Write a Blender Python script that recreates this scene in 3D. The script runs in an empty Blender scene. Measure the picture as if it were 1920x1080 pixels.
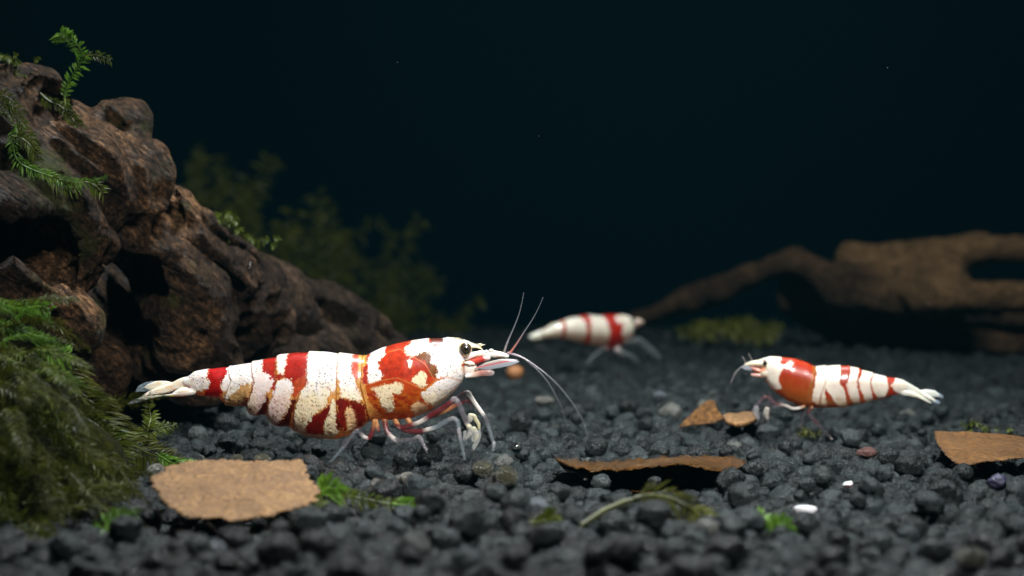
import bpy, math, random
import numpy as np
random.seed(7)
RS = np.random.RandomState(7)
scene = bpy.context.scene
COL = scene.collection
scene.unit_settings.system = 'METRIC'
scene.unit_settings.scale_length = 0.01          # one unit is one centimetre

# ------------------------------------------------------------------ camera
FPX = 3490.0                                      # focal length in photo pixels
PITCH = 60.0 / FPX
CAM = np.array([0.0, -12.0, 1.31])
FWD = np.array([0.0, math.cos(PITCH), -math.sin(PITCH)])
UPV = np.array([0.0, math.sin(PITCH), math.cos(PITCH)])
RIGHT = np.array([1.0, 0.0, 0.0])
cd = bpy.data.cameras.new('camera')
cam = bpy.data.objects.new('camera', cd)
COL.objects.link(cam)
cam.location = CAM
cam.rotation_euler = (math.pi / 2 - PITCH, 0, 0)
cd.sensor_width = 36.0
cd.lens = 36.0 * FPX / 1920.0
cd.clip_start = 0.1
cd.clip_end = 500
cd.dof.use_dof = True
cd.dof.focus_distance = 11.75
cd.dof.aperture_fstop = cd.lens * 1e-3 / 0.105
cd.dof.aperture_blades = 7
scene.camera = cam

# ------------------------------------------------------------------ light of the tank
w = bpy.data.worlds.new("World")
scene.world = w
w.use_nodes = True
w.node_tree.nodes['Background'].inputs[0].default_value = (0.25, 0.62, 0.75, 1)
w.node_tree.nodes['Background'].inputs[1].default_value = 0.004


def area(name, loc, target, sx, sy, power, col):
    l = bpy.data.lights.new(name, 'AREA')
    l.shape = 'RECTANGLE'
    l.size, l.size_y = sx, sy
    l.energy = power
    l.color = col
    o = bpy.data.objects.new(name, l)
    COL.objects.link(o)
    o.location = loc
    v = np.array(target, float) - np.array(loc, float)
    from mathutils import Vector
    o.rotation_euler = Vector(v).to_track_quat('-Z', 'Y').to_euler()
    return o


area('tank_lamp', (1.6, 3.2, 14.0), (0.2, 0.6, 0), 4, 2, 3700, (0.94, 0.985, 1.0))
fl = area('flash_softbox', (3.0, -8.2, 8.2), (0.5, 0.3, 0.4), 2.4, 2.4, 225, (1.0, 0.98, 0.96))
fl.data.spread = math.radians(50)
scene.view_settings.view_transform = 'Standard'
scene.view_settings.look = 'None'
scene.view_settings.exposure = 0.2
scene.view_settings.gamma = 1


# ------------------------------------------------------------------ helpers
def P(px, py, d):
    px, py, d = np.broadcast_arrays(np.asarray(px, float), np.asarray(py, float), np.asarray(d, float))
    a = (px - 960) / FPX
    b = (540 - py) / FPX
    return CAM + d[..., None] * (FWD + a[..., None] * RIGHT + b[..., None] * UPV)


def ground_d(py, z=0.0):
    b = (540 - py) / FPX
    return (z - CAM[2]) / (FWD[2] + b * UPV[2])


def _hash(ix, iy, iz, seed):
    h = (ix.astype(np.int64) * 374761393 + iy.astype(np.int64) * 668265263 + iz.astype(np.int64) * 2147483647 + seed * 1274126177) & 0xffffffff
    h = ((h ^ (h >> 13)) * 1274126177) & 0xffffffff
    h = ((h ^ (h >> 16)) * 2246822519) & 0xffffffff
    h = h ^ (h >> 15)
    return (h & 0xffffff) / float(0xffffff)


def vnoise(p, freq=1.0, seed=0):
    """value noise in -1..1 on an (N,3) array"""
    q = np.asarray(p, float) * freq
    i = np.floor(q).astype(np.int64)
    f = q - i
    f = f * f * (3 - 2 * f)
    out = np.zeros(len(q))
    for dx in (0, 1):
        wx = f[:, 0] if dx else 1 - f[:, 0]
        for dy in (0, 1):
            wy = f[:, 1] if dy else 1 - f[:, 1]
            for dz in (0, 1):
                wz = f[:, 2] if dz else 1 - f[:, 2]
                out += wx * wy * wz * _hash(i[:, 0] + dx, i[:, 1] + dy, i[:, 2] + dz, seed)
    return out * 2 - 1


def tagp(o, label=None, cat=None, group=None, kind=None):
    if label: o['label'] = label
    if cat: o['category'] = cat
    if group: o['group'] = group
    if kind: o['kind'] = kind
    return o


def empty(name, loc, label, cat, group=None):
    o = bpy.data.objects.new(name, None)
    o.empty_display_size = 0.2
    COL.objects.link(o)
    o.location = loc
    return tagp(o, label, cat, group)


def make_mesh(name, V, F, smooth=True, paint=None):
    V = np.asarray(V, np.float32)
    me = bpy.data.meshes.new(name)
    if isinstance(F, np.ndarray):
        n, k = F.shape
        me.vertices.add(len(V))
        me.vertices.foreach_set('co', V.ravel())
        me.loops.add(n * k)
        me.polygons.add(n)
        me.loops.foreach_set('vertex_index', F.astype(np.int32).ravel())
        me.polygons.foreach_set('loop_start', np.arange(0, n * k, k, dtype=np.int32))
        me.update(calc_edges=True)
    else:
        me.from_pydata(V.tolist(), [], [list(map(int, f)) for f in F])
        me.update()
    if smooth:
        me.polygons.foreach_set('use_smooth', np.ones(len(me.polygons), dtype=bool))
    if paint is not None:
        c = np.ones((len(V), 4), np.float32)
        paint = np.asarray(paint, np.float32)
        c[:, :paint.shape[1]] = paint
        a = me.color_attributes.new('paint', 'FLOAT_COLOR', 'POINT')
        a.data.foreach_set('color', c.ravel())
    me.update()
    return me


def obj(name, V, F, mat, parent=None, smooth=True, paint=None, label=None):
    """vertices are given in world space; a child keeps them relative to its Empty"""
    V = np.asarray(V, float)
    if parent is not None:
        base = np.array(parent.matrix_basis.translation) if parent.parent is None else np.array(parent.parent.matrix_basis.translation)
        if parent.type == 'MESH' and parent.parent is None:
            base = np.array(parent.location)
        V = V - base
    me = make_mesh(name, V, F, smooth, paint)
    if mat: me.materials.append(mat)
    o = bpy.data.objects.new(name, me)
    COL.objects.link(o)
    if parent is not None: o.parent = parent
    if label: o['label'] = label
    return o


def catmull(pts, n):
    pts = np.asarray(pts, float)
    m = len(pts)
    if m == 2:
        t = np.linspace(0, 1, n)[:, None]
        return pts[0] * (1 - t) + pts[1] * t
    ext = np.vstack([2 * pts[0] - pts[1], pts, 2 * pts[-1] - pts[-2]])
    u = np.linspace(0, m - 1 - 1e-9, n)
    i = u.astype(int)
    t = (u - i)[:, None]
    p0, p1, p2, p3 = ext[i], ext[i + 1], ext[i + 2], ext[i + 3]
    return 0.5 * ((2 * p1) + (-p0 + p2) * t + (2 * p0 - 5 * p1 + 4 * p2 - p3) * t ** 2 + (-p0 + 3 * p1 - 3 * p2 + p3) * t ** 3)


def tube(pts, rad, seg=10, n=None, cols=None, flat=1.0, linear=False):
    """tapered tube through pts (world); returns V, F, colours"""
    pts = np.asarray(pts, float)
    rad = np.asarray(rad, float) if np.ndim(rad) else np.full(len(pts), float(rad))
    if n is None: n = (len(pts) - 1) * 5 + 1
    u = np.linspace(0, len(pts) - 1, n)
    idx = np.arange(len(pts))
    c = np.stack([np.interp(u, idx, pts[:, k]) for k in range(3)], 1) if linear else catmull(pts, n)
    r = np.interp(u, idx, rad)
    cc = None
    if cols is not None:
        cols = np.asarray(cols, float)
        cc = np.stack([np.interp(u, idx, cols[:, k]) for k in range(cols.shape[1])], 1)
    T = np.gradient(c, axis=0)
    T /= np.linalg.norm(T, axis=1)[:, None] + 1e-12
    ref = np.array([0, 1.0, 0.02])
    A = np.cross(T, ref)
    bad = np.linalg.norm(A, axis=1) < 0.15
    A[bad] = np.cross(T[bad], np.array([0, 0, 1.0]))
    A /= np.linalg.norm(A, axis=1)[:, None]
    B = np.cross(T, A)
    # rounded ends
    c = np.vstack([c[:1] - T[:1] * r[0] * .6, c, c[-1:] + T[-1:] * r[-1] * .6])
    r = np.concatenate([[r[0] * .5], r, [r[-1] * .5]])
    A = np.vstack([A[:1], A, A[-1:]])
    B = np.vstack([B[:1], B, B[-1:]])
    if cc is not None: cc = np.vstack([cc[:1], cc, cc[-1:]])
    n = len(c)
    th = np.linspace(0, 2 * np.pi, seg, endpoint=False)
    V = c[:, None] + r[:, None, None] * (np.cos(th)[None, :, None] * A[:, None] + flat * np.sin(th)[None, :, None] * B[:, None])
    V = V.reshape(-1, 3)
    F = []
    for i in range(n - 1):
        for j in range(seg):
            k = (j + 1) % seg
            F.append((i * seg + j, i * seg + k, (i + 1) * seg + k, (i + 1) * seg + j))
    F.append(tuple(range(seg))[::-1])
    F.append(tuple((n - 1) * seg + j for j in range(seg)))
    C = None if cc is None else np.repeat(cc, seg, axis=0)
    return V, F, C


def lens(poly2, thick, conv, depth=0.0, rings=6, dfun=None, rim=0.15):
    """closed blade with the outline poly2 (photo px), swelling to thick px in the middle; conv(px,py,dep)->world"""
    p = np.asarray(poly2, float)
    # resample outline
    q = np.vstack([p, p[:1]])
    L = np.concatenate([[0], np.cumsum(np.linalg.norm(np.diff(q, axis=0), axis=1))])
    m = max(28, len(p))
    t = np.linspace(0, L[-1], m, endpoint=False)
    p = np.stack([np.interp(t, L, q[:, k]) for k in (0, 1)], 1)
    c = p.mean(0)
    V = []
    rows = []
    for side in (-1, 1):
        for k in range(rings):
            s = k / rings
            rr = 1 - s
            h = thick * (rim + (1 - rim) * math.sqrt(max(0, 1 - rr * rr)))
            ring = c + (p - c) * rr
            dep = depth + (dfun(ring) if dfun else 0) + side * h
            rows.append(np.column_stack([ring, np.broadcast_to(dep, (m,))]))
        dep = depth + (dfun(c[None])[0] if dfun else 0) + side * thick
        rows.append(np.array([[c[0], c[1], dep]]))
    A = np.vstack(rows)
    F = []
    for si, off in enumerate((0, rings * m + 1)):
        for k in range(rings - 1):
            for j in range(m):
                a, b = off + k * m + j, off + k * m + (j + 1) % m
                f = (a, b, b + m, a + m)
                F.append(f if si else f[::-1])
        cc = off + rings * m
        for j in range(m):
            a, b = off + (rings - 1) * m + j, off + (rings - 1) * m + (j + 1) % m
            F.append((a, b, cc) if si else (b, a, cc))
    o2 = rings * m + 1
    for j in range(m):
        a, b = j, (j + 1) % m
        F.append((a, b, b + o2, a + o2))
    return conv(A[:, 0], A[:, 1], A[:, 2]), F, A


def ball(center, r, nu=24, nv=16, scale=(1, 1, 1)):
    V, F = [], []
    for i in range(nv + 1):
        a = math.pi * i / nv
        for j in range(nu):
            b = 2 * math.pi * j / nu
            V.append((center[0] + scale[0] * r * math.sin(a) * math.cos(b), center[1] + scale[1] * r * math.sin(a) * math.sin(b), center[2] + scale[2] * r * math.cos(a)))
    for i in range(nv):
        for j in range(nu):
            k = (j + 1) % nu
            F.append((i * nu + j, (i + 1) * nu + j, (i + 1) * nu + k, i * nu + k))
    return np.array(V), F


def inpoly(x, y, poly):
    p = np.asarray(poly, float)
    res = np.zeros(x.shape, bool)
    j = len(p) - 1
    for i in range(len(p)):
        xi, yi = p[i]
        xj, yj = p[j]
        if yi != yj:
            c = ((yi > y) != (yj > y)) & (x < (xj - xi) * (y - yi) / (yj - yi) + xi)
            res ^= c
        j = i
    return res


# ------------------------------------------------------------------ materials
def mat(name):
    m = bpy.data.materials.new(name)
    m.use_nodes = True
    nt = m.node_tree
    return m, nt, nt.nodes['Principled BSDF']


def N(nt, typ, **kw):
    n = nt.nodes.new(typ)
    for k, v in kw.items():
        if k in n.inputs: n.inputs[k].default_value = v
        else: setattr(n, k, v)
    return n


def ramp(nt, fac, stops):
    r = nt.nodes.new('ShaderNodeValToRGB')
    while len(r.color_ramp.elements) < len(stops): r.color_ramp.elements.new(0.5)
    for e, (p, c) in zip(r.color_ramp.elements, stops):
        e.position = p
        e.color = (*c, 1)
    nt.links.new(fac, r.inputs[0])
    return r


def noise(nt, scale, detail=4, rough=0.6, vec=None, coords='Object'):
    tc = nt.nodes.new('ShaderNodeTexCoord')
    n = N(nt, 'ShaderNodeTexNoise')
    n.inputs['Scale'].default_value = scale
    n.inputs['Detail'].default_value = detail
    n.inputs['Roughness'].default_value = rough
    nt.links.new(vec if vec is not None else tc.outputs[coords], n.inputs['Vector'])
    return n


def bump(nt, b, height, strength, dist, chain=None):
    bn = nt.nodes.new('ShaderNodeBump')
    bn.inputs['Strength'].default_value = strength
    bn.inputs['Distance'].default_value = dist
    nt.links.new(height, bn.inputs['Height'])
    if chain is not None: nt.links.new(chain.outputs[0], bn.inputs['Normal'])
    nt.links.new(bn.outputs[0], b.inputs['Normal'])
    return bn


def attr(nt, name='paint'):
    a = nt.nodes.new('ShaderNodeAttribute')
    a.attribute_name = name
    return a


def mat_shell():
    m, nt, b = mat('shrimp_shell')
    a = attr(nt)
    n = noise(nt, 22, 5, 0.7)
    mx = N(nt, 'ShaderNodeMix', data_type='RGBA', blend_type='MULTIPLY')
    mx.inputs[0].default_value = 0.35
    r = ramp(nt, n.outputs[0], [(0.3, (0.62, 0.55, 0.5)), (0.6, (1.08, 1.08, 1.08))])
    nt.links.new(a.outputs['Color'], mx.inputs[6])
    nt.links.new(r.outputs[0], mx.inputs[7])
    nt.links.new(mx.outputs[2], b.inputs['Base Color'])
    b.inputs['Roughness'].default_value = 0.33
    sw = N(nt, 'ShaderNodeMapRange')
    nt.links.new(a.outputs['Alpha'], sw.inputs[0])
    sw.inputs[3].default_value = 0.85
    sw.inputs[4].default_value = 0.35
    nt.links.new(sw.outputs[0], b.inputs['Subsurface Weight'])
    b.inputs['Subsurface Radius'].default_value = (1.0, 0.40, 0.16)
    b.inputs['Subsurface Scale'].default_value = 0.11
    b.inputs['Coat Weight'].default_value = 0.6
    b.inputs['Coat Roughness'].default_value = 0.08
    tl = nt.nodes.new('ShaderNodeBsdfTranslucent')
    nt.links.new(mx.outputs[2], tl.inputs[0])
    tw = N(nt, 'ShaderNodeMapRange')
    nt.links.new(a.outputs['Alpha'], tw.inputs[0])
    tw.inputs[3].default_value = 0.36
    tw.inputs[4].default_value = 0.10
    ms = nt.nodes.new('ShaderNodeMixShader')
    nt.links.new(tw.outputs[0], ms.inputs[0])
    nt.links.new(b.outputs[0], ms.inputs[1])
    nt.links.new(tl.outputs[0], ms.inputs[2])
    nt.links.new(ms.outputs[0], nt.nodes['Material Output'].inputs[0])
    n2 = noise(nt, 70, 3, 0.6)
    bump(nt, b, n2.outputs[0], 0.2, 0.006)
    return m


def mat_glassy():
    m, nt, b = mat('clear_shell')
    a = attr(nt)
    nt.links.new(a.outputs['Color'], b.inputs['Base Color'])
    b.inputs['Roughness'].default_value = 0.18
    b.inputs['Coat Weight'].default_value = 0.1
    lw = N(nt, 'ShaderNodeLayerWeight')
    lw.inputs['Blend'].default_value = 0.45
    mth = N(nt, 'ShaderNodeMath', operation='MULTIPLY_ADD')
    nt.links.new(lw.outputs['Facing'], mth.inputs[0])
    mth.inputs[1].default_value = 0.42
    nt.links.new(a.outputs['Alpha'], mth.inputs[2])
    mth.use_clamp = True
    nt.links.new(mth.outputs[0], b.inputs['Alpha'])
    return m


def mat_plain(name, col, rough=0.5, var=0.3, scale=20, bmp=0.3, bdist=0.01, sss=0, col2=None, coat=0):
    m, nt, b = mat(name)
    n = noise(nt, scale, 5, 0.65)
    c2 = col2 if col2 else tuple(c * (1 - var) for c in col)
    r = ramp(nt, n.outputs[0], [(0.32, c2), (0.68, col)])
    nt.links.new(r.outputs[0], b.inputs['Base Color'])
    b.inputs['Roughness'].default_value = rough
    b.inputs['Coat Weight'].default_value = coat
    if sss:
        b.inputs['Subsurface Weight'].default_value = sss
        b.inputs['Subsurface Scale'].default_value = 0.05
    if bmp:
        n2 = noise(nt, scale * 2.5, 4, 0.6)
        bump(nt, b, n2.outputs[0], bmp, bdist)
    return m


def mat_gravel(per_object):
    m, nt, b = mat('granule_surface' if per_object else 'gravel_surface')
    if per_object:
        oi = nt.nodes.new('ShaderNodeObjectInfo')
        rnd = oi.outputs['Random']
    else:
        a = attr(nt)
        sep = nt.nodes.new('ShaderNodeSeparateColor')
        nt.links.new(a.outputs['Color'], sep.inputs[0])
        rnd = sep.outputs[0]
    base = ramp(nt, rnd, [(0.0, (0.0018, 0.0034, 0.0040)), (0.3, (0.0040, 0.0070, 0.0080)), (0.6, (0.0080, 0.0128, 0.0130)), (0.88, (0.015, 0.0225, 0.0245)), (0.985, (0.032, 0.040, 0.041)), (1.0, (0.10, 0.10, 0.088))])
    n = noise(nt, 4.0, 6, 0.78)
    r = ramp(nt, n.outputs[0], [(0.34, (0.5, 0.5, 0.5)), (0.66, (1.5, 1.55, 1.5))])
    mx = N(nt, 'ShaderNodeMix', data_type='RGBA', blend_type='MULTIPLY')
    mx.inputs[0].default_value = 1
    nt.links.new(base.outputs[0], mx.inputs[6])
    nt.links.new(r.outputs[0], mx.inputs[7])
    nt.links.new(mx.outputs[2], b.inputs['Base Color'])
    nr = noise(nt, 7.0, 4, 0.75)
    mr = N(nt, 'ShaderNodeMapRange')
    nt.links.new(nr.outputs[0], mr.inputs[0])
    mr.inputs[1].default_value = 0.35
    mr.inputs[2].default_value = 0.62
    mr.inputs[3].default_value = 0.05
    mr.inputs[4].default_value = 0.5
    nt.links.new(mr.outputs[0], b.inputs['Roughness'])
    b.inputs['Specular IOR Level'].default_value = 0.34
    n2 = noise(nt, 3.0, 6, 0.7)
    b1 = bump(nt, b, n2.outputs[0], 0.5, 0.06)
    n4 = noise(nt, 11.0, 4, 0.75)
    bump(nt, b, n4.outputs[0], 0.6, 0.026, chain=b1)
    return m


def mp2_(nt, tc, ang):
    m_ = nt.nodes.new('ShaderNodeMapping')
    m_.vector_type = 'TEXTURE'
    m_.inputs['Rotation'].default_value = (0, math.radians(ang), 0)
    m_.inputs['Scale'].default_value = (1.0, 0.6, 0.5)
    nt.links.new(tc.outputs['Object'], m_.inputs[0])
    return m_.outputs[0]


def mat_wood(name, dark, mid, lite, moss=0.0, bdist=0.05, ang=41):
    m, nt, b = mat(name)
    tc = nt.nodes.new('ShaderNodeTexCoord')
    mp = nt.nodes.new('ShaderNodeMapping')
    mp.vector_type = 'TEXTURE'
    mp.inputs['Rotation'].default_value = (0, math.radians(ang), 0)
    mp.inputs['Scale'].default_value = (1.0, 0.24, 0.17)
    nt.links.new(tc.outputs['Object'], mp.inputs[0])
    nf = noise(nt, 2.2, 7, 0.72, vec=mp.outputs[0])
    ng = noise(nt, 1.5, 5, 0.6)
    mixf = N(nt, 'ShaderNodeMath', operation='MULTIPLY_ADD')
    nt.links.new(ng.outputs[0], mixf.inputs[0])
    mixf.inputs[1].default_value = 0.6
    sc = N(nt, 'ShaderNodeMath', operation='MULTIPLY')
    nt.links.new(nf.outputs[0], sc.inputs[0])
    sc.inputs[1].default_value = 0.45
    nt.links.new(sc.outputs[0], mixf.inputs[2])
    r = ramp(nt, mixf.outputs[0], [(0.36, dark), (0.52, mid), (0.68, lite)])
    nq = noise(nt, 17, 6, 0.82, vec=mp2_(nt, tc, ang))
    rq = ramp(nt, nq.outputs[0], [(0.38, (0.08, 0.075, 0.075)), (0.5, (0.8, 0.78, 0.75)), (0.63, (2.8, 2.7, 2.6))])  # fine grain; its pale flecks paint the bark's sparkle into the colour
    mq = N(nt, 'ShaderNodeMix', data_type='RGBA', blend_type='MULTIPLY')
    mq.inputs[0].default_value = 1.0
    nt.links.new(r.outputs[0], mq.inputs[6])
    nt.links.new(rq.outputs[0], mq.inputs[7])
    out = mq.outputs[2]
    if moss:
        nm = noise(nt, 1.1, 6, 0.7)
        rm = ramp(nt, nm.outputs[0], [(0.55, (0, 0, 0)), (0.66, (moss, moss, moss))])
        mx = N(nt, 'ShaderNodeMix', data_type='RGBA')
        nt.links.new(rm.outputs[0], mx.inputs[0])
        nt.links.new(out, mx.inputs[6])
        mx.inputs[7].default_value = (0.045, 0.055, 0.012, 1)
        out = mx.outputs[2]
    nt.links.new(out, b.inputs['Base Color'])
    b.inputs['Roughness'].default_value = 0.45
    b.inputs['Specular IOR Level'].default_value = 0.14
    b1 = bump(nt, b, nf.outputs[0], 0.8, bdist)
    mp2 = nt.nodes.new('ShaderNodeMapping')
    mp2.vector_type = 'TEXTURE'
    mp2.inputs['Rotation'].default_value = (0, math.radians(ang), 0)
    mp2.inputs['Scale'].default_value = (1.0, 0.42, 0.30)
    nt.links.new(tc.outputs['Object'], mp2.inputs[0])
    n3 = noise(nt, 11, 6, 0.78, vec=mp2.outputs[0])
    b2 = bump(nt, b, n3.outputs[0], 1.0, 0.06, chain=b1)
    vp = N(nt, 'ShaderNodeTexVoronoi')
    vp.inputs['Scale'].default_value = 8.0
    nt.links.new(mp2_(nt, tc, ang), vp.inputs['Vector'])
    pr = ramp(nt, vp.outputs['Distance'], [(0.12, (0, 0, 0)), (0.42, (1, 1, 1))])
    bump(nt, b, pr.outputs[0], 0.55, 0.03, chain=b2)
    return m


def mat_leaf(name, col, col2, rough, cells=22.0, bd=0.025, vein=0.35):
    m, nt, b = mat(name)
    tc = nt.nodes.new('ShaderNodeTexCoord')
    n = noise(nt, 3.0, 6, 0.7)
    nf = noise(nt, 26, 4, 0.7)
    wv = N(nt, 'ShaderNodeMix', data_type='RGBA')
    wv.inputs[0].default_value = 0.06
    nt.links.new(tc.outputs['Object'], wv.inputs[6])
    nt.links.new(nf.outputs['Color'], wv.inputs[7])
    v = N(nt, 'ShaderNodeTexVoronoi', feature='DISTANCE_TO_EDGE')
    v.inputs['Scale'].default_value = cells
    nt.links.new(wv.outputs[2], v.inputs['Vector'])
    ad = N(nt, 'ShaderNodeMath', operation='MULTIPLY_ADD')
    nt.links.new(nf.outputs[0], ad.inputs[0])
    ad.inputs[1].default_value = 0.75
    md_ = N(nt, 'ShaderNodeMath', operation='MULTIPLY')
    nt.links.new(n.outputs[0], md_.inputs[0])
    md_.inputs[1].default_value = 0.35
    nt.links.new(md_.outputs[0], ad.inputs[2])
    r = ramp(nt, ad.outputs[0], [(0.40, col2), (0.58, tuple((p + q) / 2 for p, q in zip(col, col2))), (0.68, col)])
    ev = ramp(nt, v.outputs['Distance'], [(0.0, (0.45, 0.4, 0.36)), (0.16, (1, 1, 1))])
    mx = N(nt, 'ShaderNodeMix', data_type='RGBA', blend_type='MULTIPLY')
    mx.inputs[0].default_value = vein
    nt.links.new(r.outputs[0], mx.inputs[6])
    nt.links.new(ev.outputs[0], mx.inputs[7])
    nt.links.new(mx.outputs[2], b.inputs['Base Color'])
    b.inputs['Roughness'].default_value = rough
    b1 = bump(nt, b, ev.outputs[0], vein, 0.012)
    bump(nt, b, nf.outputs[0], 1.0, bd, chain=b1)
    return m


def mat_moss(name, c1, c2, tr=0.25):
    m, nt, b = mat(name)
    n = noise(nt, 5, 4, 0.7)
    r = ramp(nt, n.outputs[0], [(0.35, c1), (0.65, c2)])
    nt.links.new(r.outputs[0], b.inputs['Base Color'])
    b.inputs['Roughness'].default_value = 0.45
    b.inputs['Specular IOR Level'].default_value = 0.25
    t = nt.nodes.new('ShaderNodeBsdfTranslucent')
    nt.links.new(r.outputs[0], t.inputs[0])
    mix = nt.nodes.new('ShaderNodeMixShader')
    mix.inputs[0].default_value = tr
    nt.links.new(b.outputs[0], mix.inputs[1])
    nt.links.new(t.outputs[0], mix.inputs[2])
    nt.links.new(mix.outputs[0], nt.nodes['Material Output'].inputs[0])
    return m


M = {}
M['shell'] = mat_shell()
M['glassy'] = mat_glassy()
M['eye'] = mat_plain('eye_brown', (0.045, 0.034, 0.021), 0.22, 0.35, 60, 0.1, coat=0.3)
M['pupil'] = mat_plain('pupil_black', (0.004, 0.004, 0.004), 0.15, 0.2, 40, 0, coat=0.5)
M['granule'] = mat_gravel(True)
M['bed'] = mat_plain('bed_dark', (0.006, 0.007, 0.008), 0.8, 0.4, 6, 0.5, 0.05)
M['wood'] = mat_wood('driftwood_bark', (0.0035, 0.0022, 0.0015), (0.036, 0.021, 0.0118), (0.175, 0.096, 0.045), 0.9)
M['root'] = mat_wood('root_bark', (0.004, 0.003, 0.0023), (0.022, 0.014, 0.009), (0.075, 0.047, 0.028), 0.3)
M['branch'] = mat_wood('branch_bark', (0.012, 0.008, 0.005), (0.05, 0.031, 0.017), (0.13, 0.08, 0.042), 0.0, ang=10)
M['plank'] = mat_wood('worn_wood', (0.045, 0.028, 0.014), (0.125, 0.076, 0.036), (0.235, 0.148, 0.072), 0.0, 0.02, ang=25)
M['leaf_tan'] = mat_leaf('dry_leaf_tan', (0.31, 0.165, 0.048), (0.105, 0.046, 0.013), 0.65)
M['leaf_brown'] = mat_leaf('wet_leaf_brown', (0.27, 0.125, 0.025), (0.018, 0.008, 0.003), 0.16, 26.0, 0.12, .5)  # dark brown; the gold flecks paint specular sparkle into the colour
M['leaf_rust'] = mat_leaf('leaf_rust', (0.42, 0.20, 0.052), (0.06, 0.024, 0.007), 0.36, 22.0, 0.09, .5)
M['moss_dark'] = mat_moss('moss_dark', (0.016, 0.019, 0.002), (0.090, 0.100, 0.008))
M['moss_mid'] = mat_moss('moss_mid', (0.024, 0.036, 0.004), (0.10, 0.135, 0.012))  # toned down, shade of the lower left corner put into the colour
M['moss_bright'] = mat_moss('moss_bright', (0.05, 0.125, 0.012), (0.15, 0.29, 0.03), 0.35)
M['moss_far'] = mat_moss('moss_far', (0.030, 0.036, 0.003), (0.125, 0.138, 0.010), 0.35)
M['wall'] = mat_plain('tank_wall', (0.0004, 0.0078, 0.0122), 0.9, 0.15, 0.05, 0)
M['wall'].node_tree.nodes['Principled BSDF'].inputs['Specular IOR Level'].default_value = 0.0

# ------------------------------------------------------------------ setting: bed, wall
FAR_D = 33.5
YW = CAM[1] + FAR_D


def bed_z(x, y):
    p = np.stack([np.asarray(x, float), np.asarray(y, float), np.zeros(np.shape(x))], 1)
    near = np.clip((np.asarray(y) - 1.0) / 6.0, 0, 1)
    return 0.07 * vnoise(p, 0.45, 3) + 0.05 * vnoise(p, 1.1, 4) * (1 - near)


nx, ny = 90, 120
gx = np.linspace(-17, 17, nx)
gy = np.linspace(-8.5, YW, ny)
X, Y = np.meshgrid(gx, gy)
Z = bed_z(X.ravel(), Y.ravel()) - 0.15
I = np.arange(nx * ny).reshape(ny, nx)
Fq = np.stack([I[:-1, :-1], I[:-1, 1:], I[1:, 1:], I[1:, :-1]], -1).reshape(-1, 4)
bed = obj('gravel_bed', np.stack([X.ravel(), Y.ravel(), Z], 1), Fq, M['bed'])
tagp(bed, kind='structure')
V = [(-26, YW, -1), (26, YW, -1), (26, YW, 7), (-26, YW, 7), (-26, YW + .5, -1), (26, YW + .5, -1), (26, YW + .5, 7), (-26, YW + .5, 7)]
wall = obj('back_wall', V, [(0, 1, 2, 3), (5, 4, 7, 6), (0, 4, 5, 1), (2, 6, 7, 3), (0, 3, 7, 4), (1, 5, 6, 2)], M['wall'], smooth=False)
tagp(wall, kind='structure')


# ------------------------------------------------------------------ gravel
def ico(sub):
    import bmesh
    bm = bmesh.new()
    bmesh.ops.create_icosphere(bm, subdivisions=sub, radius=1)
    bm.verts.index_update()
    v = np.array([x.co[:] for x in bm.verts])
    f = np.array([[q.index for q in t.verts] for t in bm.faces])
    bm.free()
    return v, f


ICO = {k: ico(k) for k in (2, 3, 4)}


def rock_variant(k, seed, lump=0.15):
    v, f = ICO[k]
    r = 1 + lump * vnoise(v + seed * 7.3, 1.3, seed) + 0.11 * vnoise(v + seed * 3.1, 2.7, seed + 50) + 0.05 * vnoise(v + seed, 5.5, seed + 70)
    if k > 3: r = r + 0.045 * vnoise(v, 9.0, seed + 90) + 0.03 * vnoise(v, 17.0, seed + 91)
    w_ = v * r[:, None] * np.array([1.10, 0.98, 0.86])
    return w_, f


NV = 20
ROCK = {k: [rock_variant(k, s) for s in range(NV)] for k in (2, 3, 4)}


def rot_from(a, b, c):
    ca, sa, cb, sb, cc, sc = math.cos(a), math.sin(a), math.cos(b), math.sin(b), math.cos(c), math.sin(c)
    Rz = np.array([[ca, -sa, 0], [sa, ca, 0], [0, 0, 1]])
    Rx = np.array([[1, 0, 0], [0, cb, -sb], [0, sb, cb]])
    Ry = np.array([[cc, 0, sc], [0, 1, 0], [-sc, 0, cc]])
    return Rz @ Rx @ Ry


def under(pts, df):
    a = np.array(pts, float)
    w_ = P(a[:, 0], a[:, 1], df(a[:, 1]))[:, :2]
    c = w_.mean(0)
    return c + (w_ - c) * 1.08 - np.array([0, 0.16])


UNDER = [under([(288, 910), (320, 878), (420, 872), (570, 876), (600, 925), (520, 960), (420, 976), (330, 960)], lambda y: 10.15 - 1.15 * (y - 872) / 104),
         under([(1752, 806), (1830, 808), (1980, 822), (1990, 852), (1880, 862), (1815, 868), (1765, 846)], lambda y: 12.6 - 1.35 * (y - 806) / 60),
         under([(1042, 858), (1180, 863), (1300, 855), (1405, 866), (1380, 890), (1320, 922), (1190, 926), (1100, 905)], lambda y: 11.75 - 0.7 * np.clip((y - 860) / 50, 0, 1))]


def scatter(y0, y1, cell):
    pts = []
    y = y0
    row = 0
    while y < y1:
        d = y - CAM[1]
        hw = 0.285 * d + 0.9
        n = int(2 * hw / cell)
        xs = -hw + (np.arange(n) + 0.5 * (row % 2)) * cell + RS.uniform(-.24, .24, n) * cell
        ys = y + RS.uniform(-.24, .24, n) * cell
        pts.append(np.stack([xs, ys], 1))
        y += cell * 0.866
        row += 1
    return np.vstack(pts)


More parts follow.
